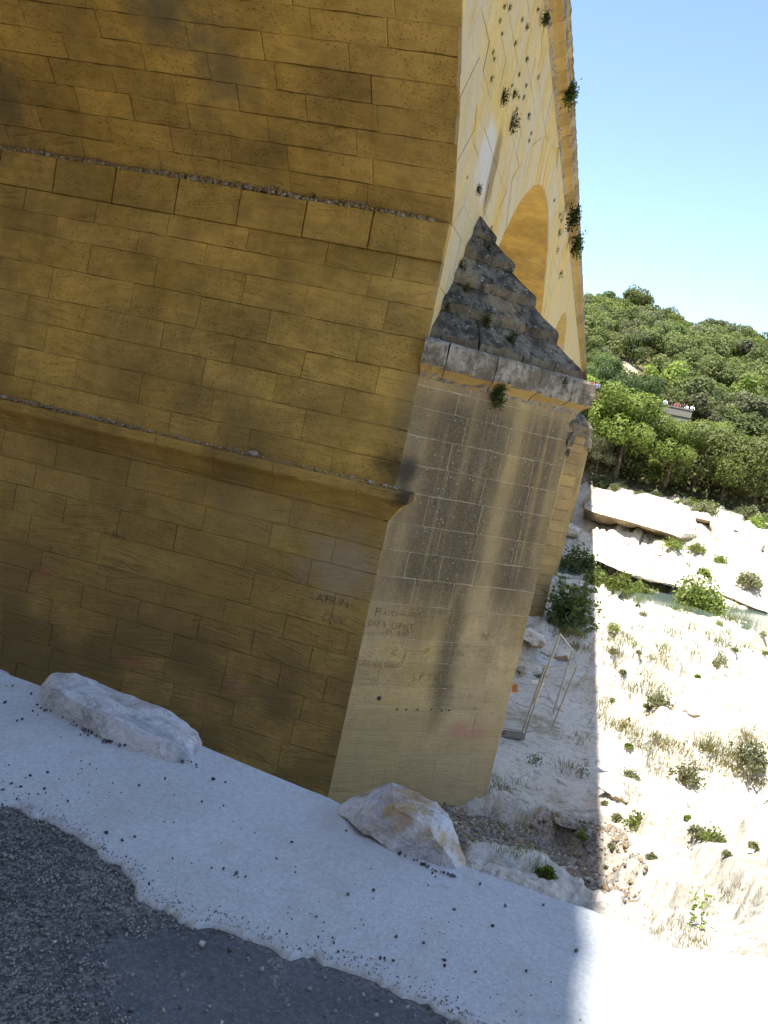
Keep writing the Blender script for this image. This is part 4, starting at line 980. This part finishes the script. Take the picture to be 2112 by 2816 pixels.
while x < 300 and cnt < 298:
    dx = 3.55+(x-115)*0.033; y = -0.36*x
    while y < 7.5:
        px_, py_ = x+random.uniform(-.4, .4)*dx, y+random.uniform(-.4, .4)*dx
        trail = ((px_-152)/14)**2+((py_+1.4-(px_-150)*0.27)/2.6)**2 < 1
        terr = 117.5 < px_ < 121.5 and -16 < py_+0.0 < -7
        if not trail and not terr and cnt < 298:
            z = float(terrain(px_, py_))
            k = random.choices(range(5), (5, 4, 3.6, 2.0, 1.6))[0]
            s = random.choice((random.uniform(0.5, 0.8), random.uniform(0.8, 1.25)))*(0.85 if px_ < 122 else 1.0)*(1.0+0.0016*(px_-115))
            if px_ > 205: s = 0.75*s+0.22
            u, v = proj((px_, py_, z+5.2*s)); ub, vb = proj((px_, py_, z)); w = 3.2*s*FPX/px_
            if px_ < 121 and u+w > 1812 and u-w < 1915 and v < 1138: s = 0
            if px_ < 153 and u+w*0.8 > 1695 and u-w*0.8 < 1765 and v < 1003 and vb > 965: s = 0
            if px_ < 116.5 and u-w < 1650 and v < 1090: s = 0
            if s > 0:
                zone = 'foot' if px_ < 128 else 'middle' if px_ < 175 else 'upper part' if px_ < 225 else 'skyline'
                look = ('olive green evergreen oak', 'spreading olive green oak', 'grey green oak', 'dark green holm oak', 'fresh light green oak')[k]
                tree((px_, py_, z-0.3), s, k, look+' in the dense wood at the '+zone+' of the hillside', TG); cnt += 1
        y += dx*random.uniform(1.05, 1.4)
    x += dx*0.92
# scrub filling the floor of the wood
rg = np.random.default_rng(8); n = 26000
x = 110+rg.random(n)**1.2*175; y = -0.37*x+rg.random(n)*(0.37*x+6)
ok = (((x-152)/15)**2+((y+1.4-(x-150)*0.27)/2.9)**2 > 1) & ~((x > 117) & (x < 125) & (y > -17) & (y < -6)); x = x[ok]; y = y[ok]
c = np.stack([x, y, terrain(x, y)+rg.random(len(x))**1.5*2.0], -1)
V, Q = leaf_quads(c, 0.26+0.0010*(x-110), 0.5, 8)
tag(link(bpy.data.objects.new('understory', fast_mesh('understory', V, Q, M['leafA']))), 'low scrub filling the floor of the hillside wood', 'scrub', None, 'stuff')
# trees that stand out along the foot of the hill
BIG = crown_mesh('crown', 4.6, 8.2, 30, 11000, 0.19, M['leafB'], 11, 2.2)
BIG2 = crown_mesh('crown', 4.4, 6.4, 26, 9000, 0.20, M['leafC'], 12, 1.5)
BTR = trunk_mesh('trunk', 4.6, 0.26, 2.4, 9, 8)
MID = crown_mesh('crown', 3.6, 5.2, 22, 8000, 0.13, M['leafA'], 14, 1.0); MIDB = crown_mesh('crown', 3.4, 5.2, 20, 7500, 0.13, M['leafB'], 15, 1.0); MIDD = crown_mesh('crown', 3.4, 5.0, 20, 7000, 0.12, M['leafD'], 16, 1.0)
def ftree(px, py, x, hpx, crown, h0, lab, name='oak_tree'):
    p = atx(px, py, x); s = hpx*x/FPX/h0
    g = float(terrain(p[0], p[1])); 
    o = tree((p[0], p[1], p[2]), s, 0, lab, None, name, crown, BTR if crown in (BIG, BIG2) else TRUNKS[0], 1.0); return o
ftree(1692, 1305, 109, 255, BIG, 10.5, 'large light green tree with dark trunk at the foot of the hill beside the bridge')
ftree(1722, 1195, 116, 170, BIG2, 8.0, 'dark green holm oak directly behind the large light green tree')
ftree(1652, 1080, 128, 105, BIG2, 8.0, 'dark bushy oak above the white rocks by the bridge end')
ftree(1830, 1330, 110, 190, BIG, 10.5, 'bright yellow-green young tree on the bank above the overhang')
ftree(1905, 1360, 112, 200, MID, 6.4, 'green tree with a pale leaning trunk above the cave')
ftree(1985, 1375, 111, 190, MIDB, 6.4, 'bright green leafy tree right of the cave on the bank')
ftree(2070, 1400, 111, 200, MID, 6.4, 'rounded oak at the right edge above the white rock bank')
ftree(1955, 1285, 117, 130, MIDB, 6.4, 'fresh green tree just below the viewing terrace')
ftree(1860, 1250, 117, 95, MIDD, 6.4, 'pale grey green tree under the terrace wall')
ftree(1640, 1290, 107, 95, MIDD, 6.4, 'small pale shrub tree between the bridge and the large tree')

def shrub(px, py, rpx, mat, label, group=None, seed=0, x=None, tall=1.0, leaf=None, name='shrub', n=None):
    p = hit(px, py+rpx*0.5) if x is None else atx(px, py+rpx*0.5, x)
    if p is None: return
    R = max(rpx*p[0]/FPX, 0.05); rg = np.random.default_rng(seed+int(px))
    n = n or int(min(1400, 260+R*700)); lf = leaf or max(0.030, min(0.16, R*0.12))
    c = rg.normal(size=(n, 3)); c /= np.linalg.norm(c, axis=1)[:, None]
    rad = (0.35+0.65*rg.random(n)**0.5)*(0.15+1.6*fbm(c[:, 0]*2.5+seed, c[:, 1]*2.5+c[:, 2]*2, seed, 3))
    c = c*rad[:, None]*np.array([R, R, R*tall*0.9]); c[:, 2] = np.abs(c[:, 2])*1.2-0.05*R
    V, Q = leaf_quads(c, lf, 0.3, seed+3)
    e = empty(name, tuple(p)); tag(e, label, 'shrub', group)
    link(bpy.data.objects.new('foliage', fast_mesh('foliage', V, Q, M[mat])), e)
    sv = []; sf = []
    for k in range(7):
        a = rg.uniform(0, 6.28); q = np.array([math.cos(a)*R*.5, math.sin(a)*R*.5, R*tall*rg.uniform(.5, .9)]); w = R*0.018+0.003; b = len(sv)
        sv += [(-w, 0, -0.1*R), (w, 0, -0.1*R), (0, w, -0.1*R), tuple(q)]; sf += [(b, b+1, b+3), (b+1, b+2, b+3), (b+2, b, b+3)]
    mesh_np('stem', sv, sf, M['bark'], e)
SG = 'low shrubs dotted over the white river bed'
S = [((1596, 1540), 66, 'leafC', 'dark green bush in the bridge shadow beyond the cutwater nose'), ((1556, 1680), 74, 'leafC', 'dark green reed bush in shade against the far cutwater'), ((1640, 1590), 40, 'leafB', 'green bush cut by the edge of the bridge shadow'), ((1700, 1605), 42, 'leafB', 'green bush in sun next to the shadow edge on the rocks'),
     ((1760, 1625), 34, 'leafB', 'small green bush right of the sunlit bush'), ((1900, 1645), 50, 'leafB', 'tall light green reeds beside the river'), ((1950, 1665), 40, 'leafB', 'green reeds at the water edge right of the tall reeds'), ((1765, 1545), 20, 'leafD', 'olive tuft on the long rock tongue'), ((1815, 1560), 24, 'leafD', 'olive bush hanging on the rock tongue'),
     ((1878, 1557), 18, 'leafD', 'small olive bush below the cave'), ((1935, 1575), 24, 'leafB', 'green bush at the end of the rock tongue'), ((1912, 1515), 22, 'leafB', 'green bush at the foot of the cave'), ((1850, 1500), 24, 'leafB', 'grassy green bush under the overhang'), ((1975, 1825), 24, 'leafD', 'lone upright olive bush on the open white slab'),
     ((1683, 1740), 20, 'leafB', 'small bright green bush near the shadow edge'), ((2060, 1600), 32, 'leafD', 'olive bush on the white bank at right'), ((1750, 2262), 40, 'leafB', 'bright green bush on the lower sunlit slope'), ((1965, 2295), 36, 'leafB', 'green bush right of the bright bush on the lower slope'), ((1915, 2300), 30, 'leafD', 'pale grey bush beside the green bush on the lower slope'),
     ((1885, 2125), 46, 'leafD', 'grey green bush beside the dry grass path'), ((1735, 2125), 26, 'leafD', 'small grey bush next to the shadow edge in dry grass'), ((2060, 2085), 50, 'leafD', 'olive scrub under the tall boulder at right'), ((1810, 1925), 36, 'leafD', 'light olive scrub between the white boulders'), ((1600, 2120), 26, 'leafD', 'thin upright plant in shade near the shadow edge'),
     ((1470, 2085), 30, 'leafD', 'sparse twiggy plant in shade in front of the fence'), ((1500, 2400), 26, 'leafB', 'green tuft among the grey rocks by the path edge'), ((1590, 2330), 18, 'leafB', 'small green tuft at the foot of the scree'), ((1980, 1540), 20, 'leafB', 'green bush on the white rock shoulder'), ((1930, 1400), 30, 'leafD', 'olive scrub above the cave mouth'), ((2050, 1410), 28, 'leafD', 'olive scrub on the white bank under the oaks')]
for i, ((px, py), r, m, lab) in enumerate(S): shrub(px, py, r, m, lab, None, i, tall=1.5 if 'upright' in lab or 'tall' in lab or 'reed' in lab else 0.9, n=90 if ('thin' in lab or 'sparse' in lab) else None)
random.seed(77)
for i in range(26):
    px = random.uniform(1660, 2110); py = random.uniform(1500, 2400)
    shrub(px, py, random.uniform(7, 15), random.choice(('leafD', 'leafB', 'leafD')), 'small low tuft of scrub among the sunlit white rocks', SG, 100+i)
for px, py, lab in ((1895, 2495, 'tall leafy sprig at the edge of the sunlit path'), (1925, 2500, 'second leafy sprig right of the tall one at the path edge')):
    p = hit(px, py+55)
    if p is not None:
        s = p[0]/FPX; rg = np.random.default_rng(px); zs_ = rg.random(46)
        c = np.stack([rg.normal(0, 8*s, 46)*(0.4+zs_), rg.normal(0, 9*s, 46)*(0.4+zs_), zs_*105*s], -1)
        V, Q = leaf_quads(c, 6.5*s, 0.3, px); e = empty('leafy_sprig', tuple(p)); tag(e, lab, 'plant')
        link(bpy.data.objects.new('foliage', fast_mesh('foliage', V, Q, M['leafB'])), e)
        mesh_np('stem', [(-.004, 0, -.05), (.004, 0, -.05), (0, .006, -.05), (0, 0, 100*s)], [(0, 1, 3), (1, 2, 3), (2, 0, 3)], M['bark'], e)
BK = 'scrub along the earth bank under the trees'
random.seed(15)
for i in range(22):
    px = 1640+i*22+random.uniform(-8, 8); py = 1338+(px-1640)*0.20+random.uniform(-14, 14)
    shrub(px, py, random.uniform(14, 28), random.choice(('leafA', 'leafC', 'leafD', 'leafB')), 'dark low scrub along the earth bank under the trees', BK, 300+i, x=random.uniform(106, 109))
# grass: dry and green blades, one mass each
def grass(name, spots, mat, label, seed, hgt=0.35):
    rg = np.random.default_rng(seed); VV = []; 
    for (px, py, rx, ry, n) in spots:
        for k in range(max(2, n//5)):
            a = rg.normal(size=2)*0.5; p = hit(px+a[0]*rx, py+a[1]*ry)
            if p is None: continue
            s = max(0.22, min(2.0, p[0]/26)); 
            for q in range(22):
                b = p+np.array([rg.normal(0, .17*s), rg.normal(0, .17*s), -0.03]); h = hgt*s*rg.uniform(.25, 1.0); w = 0.010*s
                l = rg.normal(0, .35, 2)*h; t = rg.uniform(0, 3.14); dx, dy = math.cos(t)*w, math.sin(t)*w
                VV += [b+np.array([-dx, -dy, 0]), b+np.array([dx, dy, 0]), b+np.array([l[0], l[1], h])]
    V = np.array(VV); me = fast_mesh(name, V, np.arange(len(V)).reshape(-1, 3), M[mat], 3)
    tag(link(bpy.data.objects.new(name, me)), label, 'grass', None, 'stuff')
grass('dry_grass', [(1700, 2000, 60, 30, 60), (1760, 2030, 70, 30, 80), (1830, 2070, 80, 30, 90), (1920, 2090, 90, 40, 110), (2030, 2120, 90, 40, 110), (2090, 2160, 60, 30, 60), (1790, 1850, 40, 50, 60), (1760, 1900, 30, 30, 30), (1720, 1820, 60, 25, 40), (1660, 1950, 20, 30, 30), (1840, 2560, 80, 40, 60), (1900, 2590, 60, 25, 60), (2010, 2480, 60, 40, 50), (1720, 2190, 40, 30, 40), (1600, 2050, 25, 20, 10), (1580, 1790, 40, 30, 40), (1560, 2120, 30, 30, 20), (1800, 2120, 50, 20, 40), (2040, 2040, 60, 40, 60)], 'straw', 'dry straw grass growing between the white rocks', 1)
grass('green_grass', [(1840, 1500, 80, 15, 60), (1900, 1520, 40, 15, 30), (1700, 1620, 70, 25, 60), (1780, 1640, 60, 20, 50), (1900, 1680, 80, 20, 60), (2000, 1700, 60, 20, 40), (2060, 1720, 50, 20, 30), (1720, 1780, 120, 40, 50), (1850, 1760, 120, 50, 40), (2000, 1780, 120, 60, 40), (1560, 1740, 50, 50, 50), (1590, 1620, 40, 60, 60), (1960, 2060, 90, 40, 60), (1800, 1920, 60, 30, 40), (1420, 2340, 60, 15, 40), (1480, 2400, 30, 20, 20), (1380, 2170, 60, 12, 30), (1240, 2165, 50, 10, 20)], 'grass', 'green grass in the cracks of the river bed', 2, 0.4)

# tufts rooted in the masonry
def tuft(p, nrm, size, label, group=None, seed=0, droop=0.5, n=70):
    n = int(n*2.4); size = size*0.8
    rg = np.random.default_rng(seed); nrm = np.array(nrm, float)
    c = np.clip(rg.normal(size=(n, 3)), -1.9, 1.9)*np.array([0.22, 0.22, 0.40]); c += nrm*(0.10+0.18*rg.random(n))[:, None]; c[:, 2] -= droop*rg.random(n)
    V, Q = leaf_quads(c*size, size*0.095, 0.2, seed)
    e = np.repeat(c*size, 1, 0)[::2]; k0 = len(V); w = np.array([0.004, 0.004, 0.004])
    V = np.concatenate([V, np.stack([0*e-w, 0*e+w, e, e+w], 1).reshape(-1, 3)]); Q = np.concatenate([Q, k0+np.arange(4*len(e)).reshape(-1, 4)]); o = bpy.data.objects.new('wall_fern', fast_mesh('wall_fern', V, Q, M['tuft'])); o.location = tuple(p)
    link(o); return tag(o, label, 'plant', group)
TF = 'green tufts rooted in the pale facade'
ft = [(785, 50, .7), (835, 50, .8), (745, 180, .6), (945, 175, .6), (990, 235, .8), (885, 385, .7), (680, 470, .6), (990, 530, .7), (1090, 700, .6), (665, 710, .8), (985, 770, .5), (915, 880, .5), (960, 880, .6), (895, 990, .6), (1005, 1050, .8), (1028, 1210, .5), (1010, 1275, .5), (1090, 80, .6), (855, 775, .4), (920, 670, .6), (690, 530, .5), (765, 300, .5)]
for i, (zx, zy, s) in enumerate(ft):
    p = aty(1150+zx/3.318, zy/3.318, YF-0.01); tuft(p, (0, -1, 0), 0.016*p[0]*s*0.50, 'small dark green tuft rooted in the joints of the pale facade', TF, i, n=46)
ft2 = [(445, 120, .4), (665, 580, .5), (1290, 460, .7), (1285, 620, 1.0), (1265, 780, .7), (1295, 1000, .9), (1300, 510, .5), (1240, 330, .4)]
for i, (zx, zy, s) in enumerate(ft2):
    p = aty(1150+zx/3.318, 450+zy/3.318, YF-0.01); tuft(p, (0, -1, 0), 0.016*p[0]*s*0.5, 'small dark green tuft rooted in the joints of the pale facade', TF, 50+i, n=40)
for zx, zy, oy, s, lab in ((775, 860, 0, 1.5, 'dense green tuft on the facade, upper of the two largest'), (855, 1090, 0, 1.8, 'long fringed green tuft on the facade, lower of the two largest'), (870, 850, 0, .9, 'green tuft just right of the dense one on the facade'), (548, 220, 450, 1.0, 'dark fern in the hollow of the facade above the cap')):
    p = aty(1150+zx/3.318, oy+zy/3.318, YF-0.01); tuft(p, (0, -1, 0), 0.016*p[0]*s*0.6, lab, None, zx, n=90)
for px, py, s, lab in ((1568, 250, 0.75, 'trailing green plant hanging from the top cornice against the sky'), (1577, 590, 1.0, 'green bush growing out of the middle of the top cornice'), (1587, 665, 1.1, 'green bush on the top cornice below the middle one'), (1500, 45, .35, 'small fern under the top cornice near the upper edge')):
    p = aty(px, py, YF-0.40 if px > 1520 else YF-0.1); tuft(p, (0, -0.5, 0.1), s*0.75, lab, None, px, n=200)
def capp(px, py):
    # the sloping near face of the cap
    a, b, c = np.array([17.0, YF, 3.2]), NOSE+np.array([0, 0, 3.2]), np.array([17+PW/2, YF, apexz]); n = np.cross(b-a, c-a); d = ray(px, py)
    return EYE+d*(np.dot(a-EYE, n)/np.dot(d, n))
for px, py, s, lab in ((1264, 730, .28, 'dark tuft at the left edge of the stepped cap'), (1279, 790, .20, 'little tuft on the second step of the cap'), (1335, 878, .30, 'green tuft in the middle of the stepped cap'), (1402, 930, .34, 'mossy green tuft low on the right of the cap'), (1228, 840, .16, 'faint tuft low on the left of the cap'), (1340, 680, .16, 'tiny tuft under the top stone of the cap')):
    tuft(capp(px, py)+cn*0.04, cn, s, lab, None, px+1, n=80)
tuft(catp(1366, 1078)+cn*0.05, cn, 0.42, 'round dark green plant growing under the cutwater cornice', None, 3, 0.3, 170)
tuft(catp(1525, 1045)+cn*0.30, cn, 0.18, 'tiny plant on the face of the cutwater cornice', None, 4, 0.3, 60)
tuft(np.array([16.88, 6.05, 5.36]), (-0.5, 0, 0.5), 0.10, 'little green weed in the rubble of the upper ledge', None, 5, 0.0, 50)

# ------------------------------------------------------------------ site fence
def tubes(segs, r, m=6):
    V = []; F = []
    for p0, p1 in segs:
        p0 = np.array(p0, float); p1 = np.array(p1, float); d = p1-p0; d /= np.linalg.norm(d); u = np.cross(d, (0.31, 0.2, 0.93)); u /= np.linalg.norm(u); w = np.cross(d, u); b = len(V)
        for c in (p0, p1):
            for k in range(m): V.append(c+(u*math.cos(2*math.pi*k/m)+w*math.sin(2*math.pi*k/m))*r)
        for k in range(m): F.append((b+k, b+(k+1) % m, b+m+(k+1) % m, b+m+k))
        F += [tuple(range(b, b+m))[::-1], tuple(range(b+m, b+2*m))]
    return V, F
FO = atx(1437, 2024, 24.0)
fence = empty('site_fence', tuple(FO)); tag(fence, 'steel wire site fence of three leaning panels standing in shade beyond the cutwater', 'fence')
def fence_panel(BL, BR, TL, TR, label, nv, nh, wires=True):
    BL, BR, TL, TR = map(np.array, (BL, BR, TL, TR)); o = empty('fence_panel', tuple(BL-FO), fence); o['label'] = label
    k = lambda P: [np.array(p)-BL for p in P]
    for a, b in ((BL, TL), (BR, TR)): mesh_np('post', *tubes([k((a, b))], 0.024), M['steel'], o)
    up = (TL-BL)*0.06
    for a, b in ((TL-up*0.15, TR-up*0.15), (BL+up, BR+up)): mesh_np('rail', *tubes([k((a, b))], 0.020), M['steel'], o)
    if wires:
        seg = []
        for i in range(1, nv):
            t = i/nv; seg.append(k((BL+(BR-BL)*t+up, TL+(TR-TL)*t)))
        for j in range(1, nh):
            t = j/nh; seg.append(k((BL+(TL-BL)*t, BR+(TR-BR)*t)))
        mesh_np('wire_mesh', *tubes(seg, 0.0032, 4), M['steel'], o)
    return o
dL = np.array([0.463, -0.886, 0.0])
LBR = atx(1433, 2022, 24.0); LTR = atx(1500, 1829, 24.0)
fence_panel(LBR-dL*3.5+np.array([0, 0, .12]), LBR, LTR-dL*3.5+np.array([0, 0, .12]), LTR, 'left wire fence panel with an orange sign, half hidden by the cutwater', 58, 10)
fence_panel(atx(1441, 2026, 24.06), atx(1515, 2008, 24.9), atx(1505, 1836, 24.06), atx(1588, 1829, 24.9), 'narrow fence panel nearest the sunlight with open frame', 14, 8, False)
fence_panel(atx(1468, 1937, 23.9), atx(1521, 1960, 27.6), atx(1541, 1741, 23.9), atx(1576, 1787, 27.6), 'rear fence panel standing highest on the rock behind the others', 30, 8, False)
V, F = tubes([(atx(1498, 1886, 24.2), atx(1520, 1938, 26.8))], 0.014)
mesh_np('brace', [np.array(v)-FO for v in V], F, M['steel'], fence)
c = atx(1412, 2020, 23.9)
bm = bmesh.new(); bmesh.ops.create_cube(bm, size=1)
for v in bm.verts: v.co = Vector((v.co.x*0.22*(0.8 if v.co.z > 0 else 1), v.co.y*0.62*(0.92 if v.co.z > 0 else 1), v.co.z*0.15))
bmesh.ops.bevel(bm, geom=list(bm.edges), offset=0.025, segments=2, affect='EDGES')
me = bpy.data.meshes.new('foot_block'); bm.to_mesh(me); bm.free(); me.materials.append(M['foot'])
o = link(bpy.data.objects.new('foot_block', me), fence); o.location = tuple(c-FO); o.rotation_euler = (0, 0, math.radians(25))
def plate(name, px0, py0, px1, py1, x, mat, label, cat):
    a, b, d, e = atx(px0, py1, x), atx(px1, py1, x), atx(px1, py0, x), atx(px0, py0, x)
    V = [a, b, d, e]+[q+np.array([0.012, 0, 0]) for q in (a, b, d, e)]
    return tag(mesh_np(name, V, [(0, 1, 2, 3), (7, 6, 5, 4), (0, 4, 5, 1), (1, 5, 6, 2), (2, 6, 7, 3), (3, 7, 4, 0)], mat), label, cat)
sg = plate('warning_sign', 1408, 1881, 1424, 1905, 23.4, M['orange'], 'small orange sign on the left fence panel beside the cutwater', 'sign')
for k in range(3):
    t0, t1 = 0.15+k*0.28, 0.28+k*0.28; a = atx(1410, 1884+t0*19, 23.385); b = atx(1420, 1884+t0*19, 23.385); c2 = atx(1420, 1884+t1*19, 23.385); d2 = atx(1410, 1884+t1*19, 23.385)
    q = mesh_np('sign_print', [a, d2, c2, b], [(0, 1, 2, 3)], M['carve2'], sg)
plate('name_plate', 1463, 1870, 1481, 1880, 23.85, M['white'], 'white plate left of the fence posts', 'plate'); plate('name_plate', 1489, 1876, 1497, 1885, 23.95, M['white'], 'small white plate right of the fence posts', 'plate')

# ------------------------------------------------------------------ terrace and people
skin = plain('skin', (0.42, 0.25, 0.17), 0.6, 0.05); hair = plain('dark hair', (0.04, 0.028, 0.02), 0.6)
def cloth(c): return plain('cloth', c, 0.85, 0.1)
def person(p, face, top, leg, label, lean=0.12, h=1.7, arm=0.35, hcol=None):
    """a standing figure grown from one skeleton"""
    s = h/1.75; fx = lean
    J = [(0, 0, .95, .13), (fx*.4, 0, 1.18, .125), (fx, 0, 1.40, .15), (fx*1.15, 0, 1.50, .055), (fx*1.3, 0, 1.58, .085), (fx*1.3+.01, 0, 1.70, .095),
         (fx, .19, 1.41, .06), (fx+.10, .25, 1.16, .045), (fx+arm, .20, 1.06, .035), (fx+arm+.07, .18, 1.05, .030), (fx, -.19, 1.41, .06), (fx+.10, -.25, 1.16, .045), (fx+arm, -.20, 1.06, .035), (fx+arm+.07, -.18, 1.05, .030),
         (0, .09, .86, .095), (.02, .10, .48, .065), (-.02, .10, .08, .045), (.12, .11, .03, .035), (0, -.09, .86, .095), (.03, -.10, .48, .065), (0, -.10, .08, .045), (.14, -.11, .03, .035)]
    E = [(0, 1), (1, 2), (2, 3), (3, 4), (4, 5), (2, 6), (6, 7), (7, 8), (8, 9), (2, 10), (10, 11), (11, 12), (12, 13), (0, 14), (14, 15), (15, 16), (16, 17), (0, 18), (18, 19), (19, 20), (20, 21)]
    me = bpy.data.meshes.new('person'); me.from_pydata([(a*s, b*s, c*s) for a, b, c, r in J], E, [])
    o = bpy.data.objects.new('person', me); COL.objects.link(o)
    o.modifiers.new('s', 'SKIN'); 
    for k, (a, b, c, r) in enumerate(J):
        me.skin_vertices[0].data[k].radius = (r*s, r*s); me.skin_vertices[0].data[k].use_root = (k == 0)
    o.modifiers.new('u', 'SUBSURF').levels = 1
    dg = bpy.context.evaluated_depsgraph_get(); m2 = bpy.data.meshes.new_from_object(o.evaluated_get(dg)); o.modifiers.clear(); o.data = m2
    m2.materials.clear()
    for m in (skin, top, leg, hair): m2.materials.append(m)
    for f in m2.polygons:
        c = f.center/s; f.use_smooth = True
        f.material_index = 3 if (c.z > 1.66 or (c.z > 1.55 and c.x < fx*1.3-.02)) else 0 if c.z > 1.49 or (c.x > fx+.22 and c.z > .95) else 1 if c.z > .92 else 2 if c.z > .1 else 3
    o.location = tuple(p); o.rotation_euler = (0, 0, face); return tag(o, label, 'person')
# viewing terrace with a low stone parapet
TX = 121.0
A = atx(1822, 1112, TX); Bq = atx(1892, 1132, TX)
zt = A[2]; y0, y1 = A[1]+0.6, Bq[1]-0.5
ter = empty('viewing_terrace', (TX, (y0+y1)/2, zt-1)); tag(ter, 'grey stone terrace with low parapet where people stand on the wooded hillside', 'terrace')
def tpart(name, b, mat):
    v, f = box(*b); o = mesh_np(name, [np.array(q)-np.array(ter.location) for q in v], f, mat, ter); return o
tmat = mk_mortar('grey terrace stone', (0.24, 0.22, 0.18))
tpart('parapet', (TX-0.2, TX+0.2, y1, y0, zt-1.0, zt-0.1), tmat); tpart('coping', (TX-0.28, TX+0.28, y1-0.1, y0+0.1, zt-0.1, zt+0.02), tmat)
tpart('platform', (TX+0.2, TX+6, y1, y0, zt-1.6, zt-0.95), tmat); tpart('retaining_wall', (TX-0.1, TX+0.2, y1+0.2, y0-0.2, zt-3.2, zt-1.0), tmat)
PPL = [(1830, (0.75, 0.78, 0.85), 'person in a white and blue shirt at the left end of the terrace'), (1843, (0.03, 0.03, 0.035), 'person dressed in black second from left on the terrace'), (1858, (0.38, 0.14, 0.12), 'person in a dull red top in the middle of the terrace'), (1866, (0.30, 0.15, 0.14), 'person in a brownish top close behind the red one'), (1879, (0.05, 0.05, 0.06), 'person in dark clothes right of the middle on the terrace'), (1888, (0.82, 0.82, 0.82), 'person in a white shirt second from right on the terrace'), (1902, (0.85, 0.84, 0.82), 'person in a white top at the right end of the terrace')]
for i, (px, c, lab) in enumerate(PPL):
    q = atx(px, 1105+(px-1822)*0.28, TX+0.75+0.25*(i in (3, 6))); person((q[0], q[1], zt-0.95), math.pi+random.uniform(-.3, .3), cloth(c), cloth((0.06, 0.07, 0.10)), lab, 0.16, random.uniform(1.6, 1.8))
WR = atx(1628, 1092, 116.0)
P = [WR+np.array([a*1.6, b*1.7, c*0.8]) for a in (-1, 1) for b in (-1, 1) for c in (-1, .5)]
hull_rock('limestone_boulder', P, M['lime'], 'white rock by the far bridge end with people on it', 'boulder', 3, 0.15, 1.2, 9)
for px, py, c, lab in ((1631, 1070, (0.7, 0.08, 0.06), 'person in a red top on the white rock by the bridge end'), (1624, 1064, (0.8, 0.8, 0.8), 'person in white on the rock beside the bridge end'), (1640, 1076, (0.25, 0.3, 0.5), 'person in blue at the right of the white rock by the bridge end')):
    q = atx(px, py, 116.0); person((q[0], q[1], WR[2]+0.25), math.pi+random.uniform(-1, 1), cloth(c), cloth((0.1, 0.1, 0.12)), lab, 0.05)
